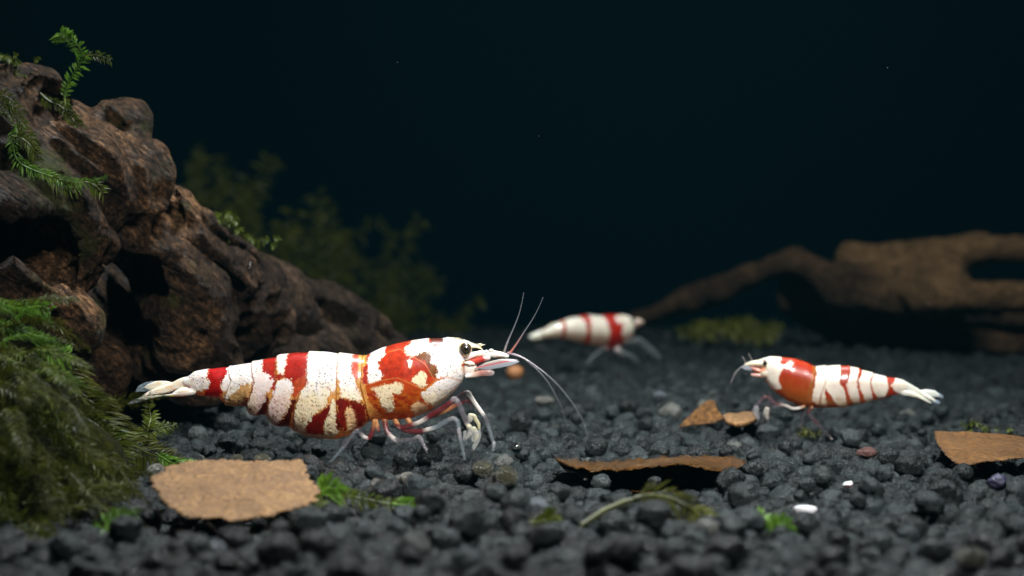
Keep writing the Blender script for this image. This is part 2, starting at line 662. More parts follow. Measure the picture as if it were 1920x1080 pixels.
grains = []      # x, y, z, r, lod
pa = scatter(-6.4, 6.5, 0.136)
r = np.clip(np.where(RS.rand(len(pa)) < .07, .084, RS.normal(0.061, 0.011, len(pa))), 0.036, 0.1)
z = bed_z(pa[:, 0], pa[:, 1]) - 0.07 + RS.uniform(-0.035, 0.035, len(pa))
band = (pa[:, 1] > -1.5) & (pa[:, 1] < 1.5) & (np.abs(pa[:, 0]) < 3.6)
grains.append(np.column_stack([pa, z, r, np.where(band, 4, 3)]))
pb = scatter(-6.3, 6.5, 0.16)
r = np.clip(RS.normal(0.085, 0.015, len(pb)), 0.05, 0.13)
z = bed_z(pb[:, 0], pb[:, 1]) - 0.20 + RS.uniform(-0.02, 0.02, len(pb))
grains.append(np.column_stack([pb, z, r, np.full(len(pb), 2)]))
pc = scatter(6.5, YW - 0.1, 0.145)
r = np.clip(RS.normal(0.073, 0.014, len(pc)), 0.05, 0.12)
z = bed_z(pc[:, 0], pc[:, 1]) - 0.08 + RS.uniform(-0.05, 0.06, len(pc))
grains.append(np.column_stack([pc, z, r, np.full(len(pc), 2)]))
# a few grains sitting on top of the others
pd = scatter(-6.0, 3.5, 0.42)
pd = pd[RS.rand(len(pd)) < 0.55]
r = np.clip(RS.normal(0.066, 0.016, len(pd)), 0.035, 0.1)
z = bed_z(pd[:, 0], pd[:, 1]) + 0.02 + RS.uniform(-0.01, 0.03, len(pd))
grains.append(np.column_stack([pd, z, r, np.full(len(pd), 3)]))
grains = np.vstack(grains)
keep = np.ones(len(grains), bool)
for pl in UNDER:
    k = inpoly(grains[:, 0], grains[:, 1], pl)
    keep &= ~(k & (grains[:, 2] > bed_z(grains[:, 0], grains[:, 1]) - 0.01))
    grains[k, 2] -= 0.06
grains = grains[keep]

# the 300 that show largest (nearest in view, top layer) become granules of their own
rel = grains[:, :3] - CAM
dd = rel @ FWD
sx = 960 + FPX * (rel @ RIGHT) / dd
sy = 540 - FPX * (rel @ UPV) / dd
vis = (sx > 0) & (sx < 1920) & (sy < 1085) & (grains[:, 4] >= 3) & ~((sx < 260) & (sy < 1000))
score = np.where(vis, grains[:, 3] / dd, -1)
top = np.argsort(-score)[:300]
is_top = np.zeros(len(grains), bool)
is_top[top] = True
VAR_ME = []
for q in range(NV):
    me = make_mesh('granule', ROCK[4][q][0], ROCK[4][q][1])
    me.materials.append(M['granule'])
    VAR_ME.append(me)
for i in top:
    o = bpy.data.objects.new('granule', VAR_ME[RS.randint(NV)])
    COL.objects.link(o)
    o.parent = bed
    o.location = grains[i, :3]
    o.rotation_euler = RS.uniform(-.6, .6, 3) + np.array([0, 0, RS.uniform(0, 6.28)])
    o.scale = [grains[i, 3]] * 3
GC = bpy.data.collections.new('gravel_grains')
for q in range(NV):
    o = bpy.data.objects.new('grain', VAR_ME[q])
    GC.objects.link(o)
G = grains[~is_top]
me = bpy.data.meshes.new('gravel')
me.vertices.add(len(G))
me.vertices.foreach_set('co', np.ascontiguousarray(G[:, :3], np.float32).ravel())
a = me.attributes.new('size', 'FLOAT', 'POINT')
a.data.foreach_set('value', G[:, 3].astype(np.float32))
a = me.attributes.new('turn', 'FLOAT_VECTOR', 'POINT')
a.data.foreach_set('vector', np.column_stack([RS.uniform(-.7, .7, len(G)), RS.uniform(-.7, .7, len(G)), RS.uniform(0, 6.28, len(G))]).astype(np.float32).ravel())
a = me.attributes.new('pick', 'INT', 'POINT')
a.data.foreach_set('value', RS.randint(0, NV, len(G)).astype(np.int32))
gr = bpy.data.objects.new('gravel', me)
COL.objects.link(gr)
gr.parent = bed
tagp(gr, kind='stuff')
ng = bpy.data.node_groups.new('gravel', 'GeometryNodeTree')
ng.interface.new_socket('Geometry', in_out='INPUT', socket_type='NodeSocketGeometry')
ng.interface.new_socket('Geometry', in_out='OUTPUT', socket_type='NodeSocketGeometry')
gi, go = ng.nodes.new('NodeGroupInput'), ng.nodes.new('NodeGroupOutput')
ci = ng.nodes.new('GeometryNodeCollectionInfo')
ci.inputs['Collection'].default_value = GC
ci.inputs['Separate Children'].default_value = True
ci.inputs['Reset Children'].default_value = True
ip = ng.nodes.new('GeometryNodeInstanceOnPoints')
ip.inputs['Pick Instance'].default_value = True


def named(nm, tp):
    n = ng.nodes.new('GeometryNodeInputNamedAttribute')
    n.data_type = tp
    n.inputs['Name'].default_value = nm
    return n.outputs['Attribute']


e2r = ng.nodes.new('FunctionNodeEulerToRotation')
ng.links.new(named('turn', 'FLOAT_VECTOR'), e2r.inputs[0])
ng.links.new(gi.outputs[0], ip.inputs['Points'])
ng.links.new(ci.outputs[0], ip.inputs['Instance'])
ng.links.new(named('pick', 'INT'), ip.inputs['Instance Index'])
ng.links.new(e2r.outputs[0], ip.inputs['Rotation'])
ng.links.new(named('size', 'FLOAT'), ip.inputs['Scale'])
ng.links.new(ip.outputs[0], go.inputs[0])
md = gr.modifiers.new('grains', 'NODES')
md.node_group = ng


# ------------------------------------------------------------------ driftwood by implicit surface
def surface_nets(F, origin, h):
    S = F < 0
    nx, ny, nz = F.shape
    cnt = np.zeros((nx - 1, ny - 1, nz - 1), np.int8)
    cs = [(a, b, c) for a in (0, 1) for b in (0, 1) for c in (0, 1)]
    sl = lambda A, o: A[o[0]:nx - 1 + o[0], o[1]:ny - 1 + o[1], o[2]:nz - 1 + o[2]]
    for o in cs: cnt += sl(S, o)
    act = (cnt > 0) & (cnt < 8)
    idx = np.full(act.shape, -1, np.int64)
    ijk = np.argwhere(act)
    idx[act] = np.arange(len(ijk))
    vals = {o: F[ijk[:, 0] + o[0], ijk[:, 1] + o[1], ijk[:, 2] + o[2]] for o in cs}
    acc = np.zeros((len(ijk), 3))
    num = np.zeros(len(ijk))
    for o in cs:
        for ax in range(3):
            if o[ax] == 0:
                o2 = list(o)
                o2[ax] = 1
                o2 = tuple(o2)
                a, b = vals[o], vals[o2]
                cr = (a < 0) != (b < 0)
                t = np.where(cr, a / np.where(cr, a - b, 1), 0)
                pos = np.tile(np.array(o, float), (len(ijk), 1))
                pos[:, ax] += t
                acc += pos * cr[:, None]
                num += cr
    V = (ijk + acc / num[:, None]) * h + origin
    Q = []
    for ax in range(3):
        b_, c_ = [(1, 2), (2, 0), (0, 1)][ax]
        o = [slice(None)] * 3
        o2 = [slice(None)] * 3
        o[ax] = slice(0, -1)
        o2[ax] = slice(1, None)
        s0, s1 = S[tuple(o)], S[tuple(o2)]
        e = np.argwhere(s0 != s1)
        ok = (e[:, b_] > 0) & (e[:, c_] > 0) & (e[:, b_] < F.shape[b_] - 1) & (e[:, c_] < F.shape[c_] - 1)
        e = e[ok]
        fl = s0[e[:, 0], e[:, 1], e[:, 2]]

        def cell(db, dc):
            q = e.copy()
            q[:, b_] -= db
            q[:, c_] -= dc
            return idx[q[:, 0], q[:, 1], q[:, 2]]
        q = np.stack([cell(1, 1), cell(0, 1), cell(0, 0), cell(1, 0)], 1)
        q[~fl] = q[~fl][:, ::-1]
        Q.append(q)
    return V, np.vstack(Q)


def implicit(prims, holes, lo, hi, h, k=0.12, kh=0.08):
    ax = [np.arange(lo[i], hi[i] + h, h, dtype=np.float32) for i in range(3)]
    G = np.meshgrid(*ax, indexing='ij')
    F = None

    def ev(p):
        if p[0] == 's':
            _, c, r, sc = p
            return (np.sqrt(sum(((G[i] - np.float32(c[i])) / np.float32(sc[i])) ** 2 for i in range(3))) - np.float32(r)) * np.float32(min(sc))
        _, a, b, ra, rb = p
        a, b = np.asarray(a, np.float32), np.asarray(b, np.float32)
        ab = b - a
        t = sum((G[i] - a[i]) * ab[i] for i in range(3)) / np.float32(ab @ ab)
        t = np.clip(t, 0, 1)
        return np.sqrt(sum((G[i] - a[i] - t * ab[i]) ** 2 for i in range(3))) - (np.float32(ra) + np.float32(rb - ra) * t)
    for p in prims:
        d = ev(p)
        if F is None: F = d
        else:
            hh = np.clip(0.5 + 0.5 * (d - F) / k, 0, 1)
            F = d + (F - d) * hh - k * hh * (1 - hh)
    for p in holes:
        d = -ev(p)
        hh = np.clip(0.5 - 0.5 * (d - F) / kh, 0, 1)
        F = d + (F - d) * hh + kh * hh * (1 - hh)
    # warp-free low noise
    return surface_nets(F.astype(np.float32), np.array(lo, float), h)


def vnormals(V, F):
    n = np.zeros_like(V)
    a, b, c = V[F[:, 0]], V[F[:, 1]], V[F[:, 2]]
    fn = np.cross(b - a, c - a)
    for k in range(F.shape[1]): np.add.at(n, F[:, k], fn)
    return n / (np.linalg.norm(n, axis=1)[:, None] + 1e-12)


def roughen(V, F, flow, a1=.05, f1=1.6, a2=.022, f2=4.5, ag=.028, fg=7.0, seed=0):
    n = vnormals(V, F)
    flow = np.array(flow, float)
    flow /= np.linalg.norm(flow)
    s = np.cross(flow, [0, 1, 0])
    s /= np.linalg.norm(s)
    t = np.cross(flow, s)
    wob = 0.12 * vnoise(V, 1.2, seed + 8)
    q = np.stack([V @ flow * 0.16, V @ s + wob, V @ t * 0.7], 1)
    g = 1 - np.abs(vnoise(q, fg, seed + 1)) * 2
    q3 = np.stack([V @ flow * 0.3 + wob, V @ s + 2.2 * wob, V @ t], 1)
    d = 1.9 * ag * (1 - np.abs(vnoise(q3, fg * .36, seed + 6)) * 2.4) + a1 * vnoise(V, f1, seed + 2) + a2 * vnoise(V, f2, seed + 3) + ag * g + 0.014 * vnoise(V, 13, seed + 4) + 0.006 * vnoise(V, 26, seed + 5)
    return V + n * d[:, None]


def S(px, py, d, r, sc=(1, 1, 1)):
    return ('s', P(px, py, d), r * d / FPX, sc)


def Cc(a, b):
    return ('c', P(*a[:3]), P(*b[:3]), a[3] * a[2] / FPX, b[3] * b[2] / FPX)


dw = empty('driftwood', P(200, 700, 13.5) * [1, 1, 0], 'large gnarled dark driftwood stump at the left with deep hollows and moss', 'driftwood')
prims = [S(20, 290, 13.0, 160), S(-90, 200, 12.9, 120), S(45, 190, 13.2, 72), S(120, 260, 13.4, 76), S(205, 290, 13.3, 68), S(230, 245, 13.3, 40),
         Cc((150, 330, 12.9, 100), (232, 345, 13.1, 80)), S(60, 430, 12.6, 130), S(-40, 480, 12.2, 150), Cc((120, 430, 12.7, 70), (135, 540, 12.5, 40)),
         Cc((20, 520, 12.1, 60), (135, 590, 12.3, 40)), Cc((140, 590, 12.4, 36), (215, 670, 12.9, 22)), S(30, 700, 12.8, 150), S(-60, 620, 12.3, 140), S(110, 720, 13.5, 110),
         Cc((210, 355, 13.3, 92), (392, 522, 14.1, 90)), Cc((392, 522, 14.1, 90), (485, 568, 14.7, 52)), S(350, 595, 13.75, 80, (1, 1, 1.1)), S(360, 660, 13.9, 85),
         S(240, 640, 14.5, 150), Cc((420, 600, 14.5, 80), (470, 610, 15.0, 64)), Cc((270, 430, 13.15, 40), (330, 560, 13.5, 60))]
holes = [('s', P(98, 220, 12.95), 0.22, (0.72, 1.5, 1.6)), ('s', P(75, 180, 12.6), 0.12, (0.8, 1.5, 2.0)),
         ('s', P(25, 452, 12.1), 0.34, (1.3, 1.6, 0.66)), ('s', P(95, 505, 12.2), 0.17, (1.2, 1.4, 0.8)),
         ('s', P(232, 545, 13.0), 0.33, (0.74, 1.9, 1.0)), ('s', P(232, 640, 13.1), 0.42, (0.72, 1.6, 1)), ('s', P(200, 725, 13.0), 0.42, (1, 1.4, 0.9)), ('s', P(205, 505, 12.8), 0.16, (1, 1.6, 1.0)), ('c', P(250, 690, 13.0), P(420, 730, 13.6), .2, .22),
         ('s', P(234, 232, 13.08), 0.085, (1, 1.6, 0.8)), ('s', P(170, 300, 12.78), 0.11, (1.5, 1, 0.55)), ('s', P(50, 305, 12.36), 0.15, (0.55, 1.2, 1.3)), ('s', P(85, 348, 12.42), 0.12, (1.6, 1, 0.5)),
         ('s', P(302, 292, 12.85), 0.07, (1, 1, .6)), ('s', P(470, 505, 14.25), 0.10, (1, 1.2, 0.8)), ('s', P(312, 420, 13.2), 0.17, (0.7, 1.6, 1)), ('s', P(425, 640, 14.1), 0.20, (.6, 1, 1.3)), ('s', P(215, 432, 12.72), 0.13, (1.6, 1, .4)),
         ('c', P(200, 215, 12.8), P(290, 250, 12.75), .03, .04), ('c', P(322, 370, 13.45), P(345, 480, 13.3), .06, .04), ('c', P(380, 410, 13.6), P(480, 500, 14.2), .05, .06), ('c', P(350, 450, 13.4), P(450, 540, 13.9), .03, .05), ('c', P(70, 160, 12.98), P(180, 225, 13.1), .04, .05), ('c', P(180, 360, 12.45), P(290, 380, 12.75), .03, .04), ('c', P(100, 400, 12.1), P(250, 440, 12.5), .03, .03)]
V, F = implicit(prims, holes, (-4.6, -0.9, -0.35), (-1.35, 4.2, 2.75), 0.022, k=0.13, kh=0.03)
V = roughen(V, F, (0.75, 0, -0.6), seed=11, a1=.035, f1=2.4, a2=.03, f2=5.5, ag=.04, fg=9)
obj('stump', V, F, M['wood'], parent=dw)
prims = [Cc((470, 560, 15.6, 80), (600, 600, 16.3, 62)), Cc((600, 595, 16.3, 58), (745, 650, 17.0, 24)), Cc((430, 660, 15.5, 80), (620, 660, 16, 45)), Cc((520, 640, 15.9, 60), (700, 668, 16.6, 24))]
holes = [('c', P(545, 560, 15.72), P(665, 608, 16.2), 0.07, 0.10), ('c', P(520, 615, 15.45), P(690, 655, 16.35), 0.04, 0.06), ('c', P(675, 600, 16.3), P(735, 640, 16.75), 0.07, .05)]
V, F = implicit(prims, holes, (-3.0, 2.0, -0.45), (-0.6, 6.2, 1.35), 0.03, k=0.1, kh=0.08)
V = roughen(V, F, (0.85, 0, -0.42), a1=.03, a2=.012, ag=.024, fg=5.5, seed=31)
obj('root', V, F, M['root'], parent=dw)

br = empty('driftwood_branch', P(1600, 660, 25) * [1, 1, 0], 'long blurred brown driftwood branch rising from the gravel at the right', 'driftwood')
prims = [Cc((1190, 602, 27, 10), (1290, 566, 26.5, 17)), Cc((1290, 566, 26.5, 17), (1400, 520, 26.2, 20)), Cc((1400, 520, 26.2, 20), (1490, 488, 26, 17)), Cc((1490, 488, 26, 17), (1580, 535, 25.5, 34)),
         Cc((1580, 535, 25.5, 36), (1760, 578, 25, 34)), Cc((1760, 580, 25, 34), (2060, 590, 24.8, 36)), Cc((1500, 535, 26.4, 30), (1680, 590, 26, 46)), Cc((1620, 605, 26.4, 60), (1900, 640, 26.2, 60)), Cc((1500, 560, 27.2, 40), (1600, 600, 27, 60))]
holes = [('s', P(1570, 500, 24.7), .25, (1.2, 1, .5)), ('c', P(1500, 650, 25.4), P(2060, 668, 24.2), .34, .34)]
V, F = implicit(prims, holes, (1.2, 10.5, -0.5), (9.0, 17.5, 1.9), 0.055, k=0.12, kh=0.1)
V = roughen(V, F, (0.9, 0, -0.3), a1=.05, f1=.9, a2=.02, f2=2.5, ag=.03, fg=2.6, seed=41)
obj('limb', V, F, M['branch'], parent=br)
prims = [Cc((1590, 478, 26, 22), (1740, 555, 24.8, 26)), Cc((1600, 476, 26, 18), (1830, 468, 26, 20)), Cc((1700, 500, 25.6, 30), (1770, 530, 25.2, 42)), Cc((1680, 488, 25.8, 24), (1790, 490, 25.8, 28)), Cc((1830, 470, 26, 20), (2050, 468, 26, 26)), Cc((1740, 555, 24.8, 22), (2050, 560, 24.7, 24))]
holes = [('c', P(1862, 522, 25.0), P(2070, 506, 25.0), .16, .26), ('c', P(1880, 520, 26.2), P(2070, 506, 26.2), .14, .27), ('c', P(1890, 520, 27.2), P(2070, 506, 27.2), .12, .27)]
V, F = implicit(prims, holes, (4.0, 11.0, 0.3), (9.2, 17.0, 2.2), 0.05, k=0.28, kh=0.08)
V = roughen(V, F, (0.9, 0, -0.3), a1=.04, f1=.7, a2=.012, f2=2.0, ag=.022, fg=1.8, seed=45)
obj('worn_slab', V, F, M['plank'], parent=br)


# ------------------------------------------------------------------ shrimps
def zc(pts, ox, oy, s):
    return [(ox + x / s, oy + y / s) for x, y in pts]


Z6 = lambda *p: zc(p, 640, 600, 5.3333)
ZA = lambda *p: zc(p, 420, 640, 5.4)
ZT = lambda *p: zc(p, 240, 660, 8.727)
Z2 = lambda *p: zc(p, 660, 540, 3.0)
Z4 = lambda *p: zc(p, 760, 700, 6.0)
Z7 = lambda *p: zc(p, 1340, 630, 4.174)
Z8 = lambda *p: zc(p, 960, 540, 5.647)
WHITE = (0.88, 0.85, 0.81)
CREAM = (0.84, 0.72, 0.48)
PINKW = (0.80, 0.60, 0.54)
TAN = (0.76, 0.50, 0.26)
RED = (0.46, 0.020, 0.010)
REDO = (0.55, 0.060, 0.010)
SALM = (0.62, 0.11, 0.06)
AMBER = (0.80, 0.40, 0.10)
DARK = (0.22, 0.010, 0.005)
BROWN = (0.24, 0.10, 0.03)
BROWNR = (0.17, 0.04, 0.018)


class Frame:
    """maps photo px in the plane of a shrimp at distance d (+ depth in px) to the world, with a yaw about a pivot"""
    def __init__(s, d, yaw=0, pivot=None):
        s.d, s.yaw, s.pivot = d, yaw, pivot
        s.u = d / FPX

    def __call__(s, px, py, dep=0.0):
        px, py, dep = np.broadcast_arrays(np.asarray(px, float), np.asarray(py, float), np.asarray(dep, float))
        w_ = P(px, py, s.d) + (dep * s.u)[..., None] * np.array([0, 1.0, 0])
        if s.yaw:
            c = P(s.pivot[0], s.pivot[1], s.d)
            q = w_ - c
            ca, sa = math.cos(s.yaw), math.sin(s.yaw)
            x = q[..., 0] / ca
            w_ = np.stack([x * ca - q[..., 1] * sa, x * sa + q[..., 1] * ca, q[..., 2]], -1) + c
        return w_


def build_body(fr, parent, top, bot, wid, seams, painter, nxs, near, far, step=2.0, facing=1, boxy=0.78, relief=0.9):
    top, bot, wid = np.array(top), np.array(bot), np.array(wid)
    x0, x1 = max(top[0, 0], bot[0, 0]), min(top[-1, 0], bot[-1, 0])
    u = np.linspace(0, 1, nxs)
    xs = x0 + (x1 - x0) * u

    def smooth_interp(a, x):
        y = np.interp(x, a[:, 0], a[:, 1])
        k = max(3, nxs // 90)
        ker = np.ones(k) / k
        yp = np.pad(y, k, mode='edge')
        yp[:k] = 2 * y[0] - yp[2 * k:k:-1][:k]
        yp[-k:] = 2 * y[-1] - y[-2:-2 - k:-1]
        return np.convolve(yp, ker, mode='same')[k:-k]
    yt, yb, hw = smooth_interp(top, xs), smooth_interp(bot, xs), smooth_interp(wid, xs)
    # round off both ends
    e = np.minimum(np.arange(nxs), np.arange(nxs)[::-1])
    m = max(4, nxs // 60)
    rr = np.sqrt(np.clip(1 - (1 - np.clip(e / m, 0, 1)) ** 2, 0, 1))
    mid = (yt + yb) / 2
    yt2 = mid + (yt - mid) * (0.12 + 0.88 * rr)
    yb2 = mid + (yb - mid) * (0.12 + 0.88 * rr)
    hw = hw * (0.12 + 0.88 * rr)
    th = np.concatenate([np.linspace(0, np.pi, near, endpoint=False), np.linspace(np.pi, 2 * np.pi, far, endpoint=False)])
    ct, st = np.cos(th), np.sin(th)
    PX = np.repeat(xs[:, None], len(th), 1)
    h2 = (yb2 - yt2) / 2
    cy = np.sign(ct) * np.abs(ct) ** 0.92
    PY = mid[:, None] - h2[:, None] * cy[None, :]
    sd = np.sign(st) * np.abs(st) ** boxy
    low = np.where(ct < 0, 1 - 0.16 * ct ** 2, 1 - 0.08 * ct ** 2)
    DP = -hw[:, None] * (sd * low)[None, :]
    x, y, dp = PX.ravel(), PY.ravel(), DP.ravel()
    pts = np.stack([x, y, dp], 1)
    # paint lookup, pulled in a little from the outline
    mm, hh = np.repeat(mid, len(th)), np.repeat(h2, len(th))
    yl = mm + (y - mm) * 0.975
    rgb, wht = painter(x, yl, pts)
    # seams: the rear edge of each plate stands proud of the next
    offs = np.zeros(len(x))
    line = np.zeros(len(x))
    for sm in seams:
        sm = np.array(sm)
        sxx = np.interp(y, sm[:, 1], sm[:, 0])
        dlt = (x - sxx) * facing
        offs += np.where(dlt >= 0, step * np.exp(-dlt / 16.0), -step * 0.55 * np.exp(dlt / 5.0))
        line = np.maximum(line, np.exp(-((dlt + 0.6) / 1.1) ** 2))
    lo = np.clip((y - mm) / np.maximum(hh, 1) * 1.3 + 0.35, 0.12, 1)
    offs += relief * wht * (0.35 + lo * (0.55 * vnoise(pts, 0.22, 5) + 0.5 * vnoise(pts, 0.5, 6)))
    offs += 0.35 * vnoise(pts, 0.06, 9)
    rgb = rgb * (1 - 0.55 * line[:, None]) + np.array([0.42, 0.15, 0.05]) * 0.55 * line[:, None]
    # displace along an approximate outward direction
    nrm = np.stack([np.zeros(len(x)), (y - mm) / np.maximum(hh, 1), dp / np.maximum(np.repeat(hw, len(th)), 1)], 1)
    nrm /= np.linalg.norm(nrm, axis=1)[:, None] + 1e-9
    fade = np.repeat(np.clip(e / m, 0, 1), len(th))
    q = pts + nrm * (offs * fade)[:, None]
    n, k = nxs, len(th)
    I = np.arange(n * k).reshape(n, k)
    J = np.roll(I, -1, axis=1)
    F = np.stack([I[:-1], J[:-1], J[1:], I[1:]], -1).reshape(-1, 4)
    V = fr(q[:, 0], q[:, 1], q[:, 2])
    # end caps as centre points
    c0, c1 = len(V), len(V) + 1
    V = np.vstack([V, V[I[0]].mean(0), V[I[-1]].mean(0)])
    rgb = np.column_stack([rgb, np.clip(wht, 0, 1)])
    rgb = np.vstack([rgb, rgb[0], rgb[-1]])
    caps = np.vstack([np.stack([I[0], np.roll(I[0], -1), np.full(k, c0), np.full(k, c0)], 1)[:, [1, 0, 2, 3]], np.stack([I[-1], np.roll(I[-1], -1), np.full(k, c1), np.full(k, c1)], 1)])
    faces = F.tolist() + [f[:3].tolist() for f in caps]
    o = obj('body', V, faces, M['shell'], parent=parent, paint=rgb)
    return o


def polypaint(layers, base_fn, jag=3.1, jf=0.34, dots=None, seed=1, fringe=False):
    def f(x, y, pts):
        n1 = vnoise(pts, jf, seed)
        n2 = vnoise(pts, jf, seed + 1)
        n3 = vnoise(pts, jf * 2.6, seed + 2)
        xx = x + jag * (n1 + 0.9 * n3)
        yy = y + jag * (n2 - 0.9 * n3)
        rgb = base_fn(x, y, pts)
        wht = np.zeros(len(x))
        for poly, col, wv, soft in layers:
            k = inpoly(xx, yy, poly)
            c = np.array(col)
            if fringe and wv >= 1:
                fk = np.zeros(len(x), bool)
                for ox, oy in ((1.5, 0), (-1.5, 0), (0, 1.5), (0, -1.5)):
                    fk |= inpoly(xx + ox, yy + oy, poly)
                fk &= ~k & (wht < 0.5)
                rgb[fk] = rgb[fk] * 0.35 + np.array([0.62, 0.28, 0.07]) * 0.65
            rgb[k] = c if soft is None else soft(x[k], y[k], pts[k], c)
            wht[k] = wv
        if dots is not None:
            for (cx, cy, r, s) in dots:
                k = (x - cx) ** 2 + (y - cy) ** 2 < r * r
                rgb[k] = rgb[k] * s
        return np.clip(rgb, 0.003, 0.9), wht
    return f


def mottle(x, y, pts, c):
    n = vnoise(pts, 0.16, 21)[:, None]
    n2 = vnoise(pts, 0.4, 22)[:, None]
    return c * (1 + 0.22 * n + 0.18 * n2)


def white_soft(x, y, pts, c):
    # the white pigment thins to cream and pink low on the flanks
    n = vnoise(pts, 0.12, 23)
    t = np.clip((y - 715 + 14 * n) / 34, 0, 1)[:, None]
    pore = np.clip((vnoise(pts, 0.40, 24) + 0.35 * vnoise(pts, 0.11, 25)) * 2.4 - 0.95, 0, 1)[:, None]
    pk = np.clip((560 - x + 15 * n) / 30, 0, 1)[:, None] * np.clip((x - 470) / 20, 0, 1)[:, None]
    low = np.array(CREAM) * (1 - pk) + np.array(PINKW) * pk
    r = c * (1 - t) + low * t
    return r * (1 - pore * (0.10 + 0.72 * t) * np.array([0.75, 1.0, 1.15]))


def base_main(x, y, pts):
    n = vnoise(pts, 0.055, 31)
    n2 = vnoise(pts, 0.14, 32)
    n3 = vnoise(pts, 0.4, 33)
    rgb = np.tile(np.array(AMBER), (len(x), 1))
    car = x > 690
    # carapace: red on the back, amber-orange in the gill chamber
    t = np.clip((y - 706 + 10 * n) / 30, 0, 1)[:, None]
    c = np.array([0.56, 0.05, 0.014]) * (1 - t) + np.array([0.66, 0.17, 0.015]) * t
    dk = np.clip(0.3 + n2 * 1.3 + n3 * 0.4, 0, 1)[:, None] * t
    c = c * (1 - dk) + np.array([0.34, 0.03, 0.006]) * dk
    rgb[car] = c[car]
    rgb = rgb * (1 + 0.25 * n2 + 0.2 * n3)[:, None]
    return rgb


def dots_main():
    D = []
    R = np.random.RandomState(4)
    for cx, cy, sx_, sy_, n in [(617, 690, 12, 12, 70), (605, 715, 18, 10, 55), (655, 712, 8, 20, 50), (462, 700, 16, 8, 40), (374, 712, 12, 7, 45), (445, 722, 14, 6, 25), (800, 640, 30, 8, 40), (845, 690, 14, 12, 40), (598, 745, 16, 14, 40), (700, 705, 6, 12, 16), (752, 740, 14, 10, 20), (832, 720, 18, 10, 25)]:
        for _ in range(n):
            D.append((R.normal(cx, sx_), R.normal(cy, sy_), R.uniform(0.5, 1.3), R.uniform(0.15, 0.6)))
    return D


L = []
W = lambda p, c=WHITE, s=white_soft: L.append((p, c, 1.0, s))
B = lambda p, c, s=mottle: L.append((p, c, 0.0, s))
# abdomen plates
B(ZA((865, 105), (1170, 120), (1170, 400), (1165, 600), (1180, 790), (1240, 960), (1100, 1000), (850, 1000), (690, 920), (735, 690), (800, 500), (862, 420)), AMBER)
W(ZA((862, 90), (1050, 95), (1166, 110), (1163, 380), (1155, 520), (1125, 500), (1065, 420), (1100, 500), (1065, 630), (990, 690), (930, 700), (915, 780), (870, 800), (830, 880), (850, 915), (1030, 930), (1040, 800), (1110, 570), (1160, 560), (1155, 760), (1190, 880), (1120, 960), (850, 975), (705, 900), (740, 700), (800, 510), (868, 430)))
B(ZA((920, 720), (1000, 700), (1060, 640), (1110, 600), (1070, 740), (1030, 830), (1030, 925), (950, 925), (850, 912), (835, 880), (870, 800), (915, 780)), DARK)
B(ZA((1150, 760), (1170, 700), (1200, 880), (1160, 870)), DARK)
B(ZA((700, 880), (735, 690), (800, 510), (780, 560), (745, 700), (715, 900)), (0.2, 0.02, 0.008))
W(ZA((1170, 105), (1315, 110), (1318, 250), (1300, 300), (1340, 380), (1370, 450), (1430, 560), (1400, 590), (1280, 560), (1215, 550), (1200, 450), (1178, 330)))
B(ZA((1315, 105), (1420, 130), (1410, 250), (1390, 360), (1340, 370), (1300, 300)), SALM)
B(ZA((1172, 560), (1210, 555), (1290, 575), (1410, 595), (1450, 640), (1460, 740), (1410, 840), (1340, 850), (1270, 890), (1200, 850), (1178, 740)), DARK)
W(ZA((1255, 670), (1300, 630), (1345, 690), (1355, 820), (1320, 890), (1270, 880), (1262, 760)), TAN, mottle)
B(ZA((650, 100), (866, 95), (868, 400), (790, 510), (735, 560), (720, 470), (730, 430), (640, 350), (555, 400), (556, 330), (640, 320)), RED)
B(ZA((740, 400), (868, 300), (868, 420), (790, 510), (735, 560)), (0.6, 0.10, 0.035))
W(ZA((540, 130), (660, 105), (640, 250), (628, 345), (575, 310), (553, 200)), (0.85, 0.68, 0.62))
W(ZA((553, 420), (630, 362), (700, 378), (738, 450), (710, 540), (690, 650), (640, 720), (585, 790), (545, 800), (575, 865), (460, 860), (440, 780), (480, 650), (515, 540)))
B(ZA((595, 785), (645, 720), (695, 650), (725, 560), (765, 560), (705, 780), (670, 850), (575, 865), (545, 805)), (0.11, 0.012, 0.004))
W(ZA((283, 200), (410, 170), (400, 240), (420, 310), (470, 330), (530, 380), (530, 430), (490, 490), (450, 510), (460, 590), (400, 660), (340, 710), (345, 770), (240, 780), (225, 680), (300, 530), (338, 400), (312, 310)), (0.84, 0.76, 0.72))
B(ZA((400, 165), (545, 145), (552, 480), (505, 470), (537, 400), (530, 380), (470, 330), (420, 310), (398, 240)), RED)
B(ZA((445, 590), (470, 530), (490, 560), (460, 700), (400, 750), (345, 765), (340, 720)), (0.13, 0.012, 0.005))
W(ZA((58, 235), (288, 215), (315, 330), (330, 380), (290, 460), (200, 560), (150, 640), (0, 640), (40, 520), (100, 390), (75, 340)))
L.append((ZA((0, 600), (60, 560), (200, 440), (295, 410), (280, 540), (210, 620), (150, 680), (0, 680)), (0.62, 0.36, 0.14), 1.0, mottle))
B(ZA((170, 640), (280, 545), (320, 420), (335, 400), (300, 530), (235, 670)), (0.16, 0.014, 0.006))
W(ZT((1600, 220), (1665, 220), (1740, 450), (1690, 640), (1590, 640), (1560, 520), (1570, 440), (1640, 380)))
B(ZT((1290, 230), (1640, 220), (1640, 370), (1570, 440), (1560, 560), (1590, 650), (1480, 760), (1240, 760), (1260, 690), (1310, 600), (1375, 520), (1340, 420)), (0.50, 0.012, 0.012))
W(ZT((840, 500), (860, 440), (950, 380), (1090, 290), (1310, 240), (1330, 400), (1375, 500), (1310, 600), (1170, 640), (1000, 620), (860, 550)))
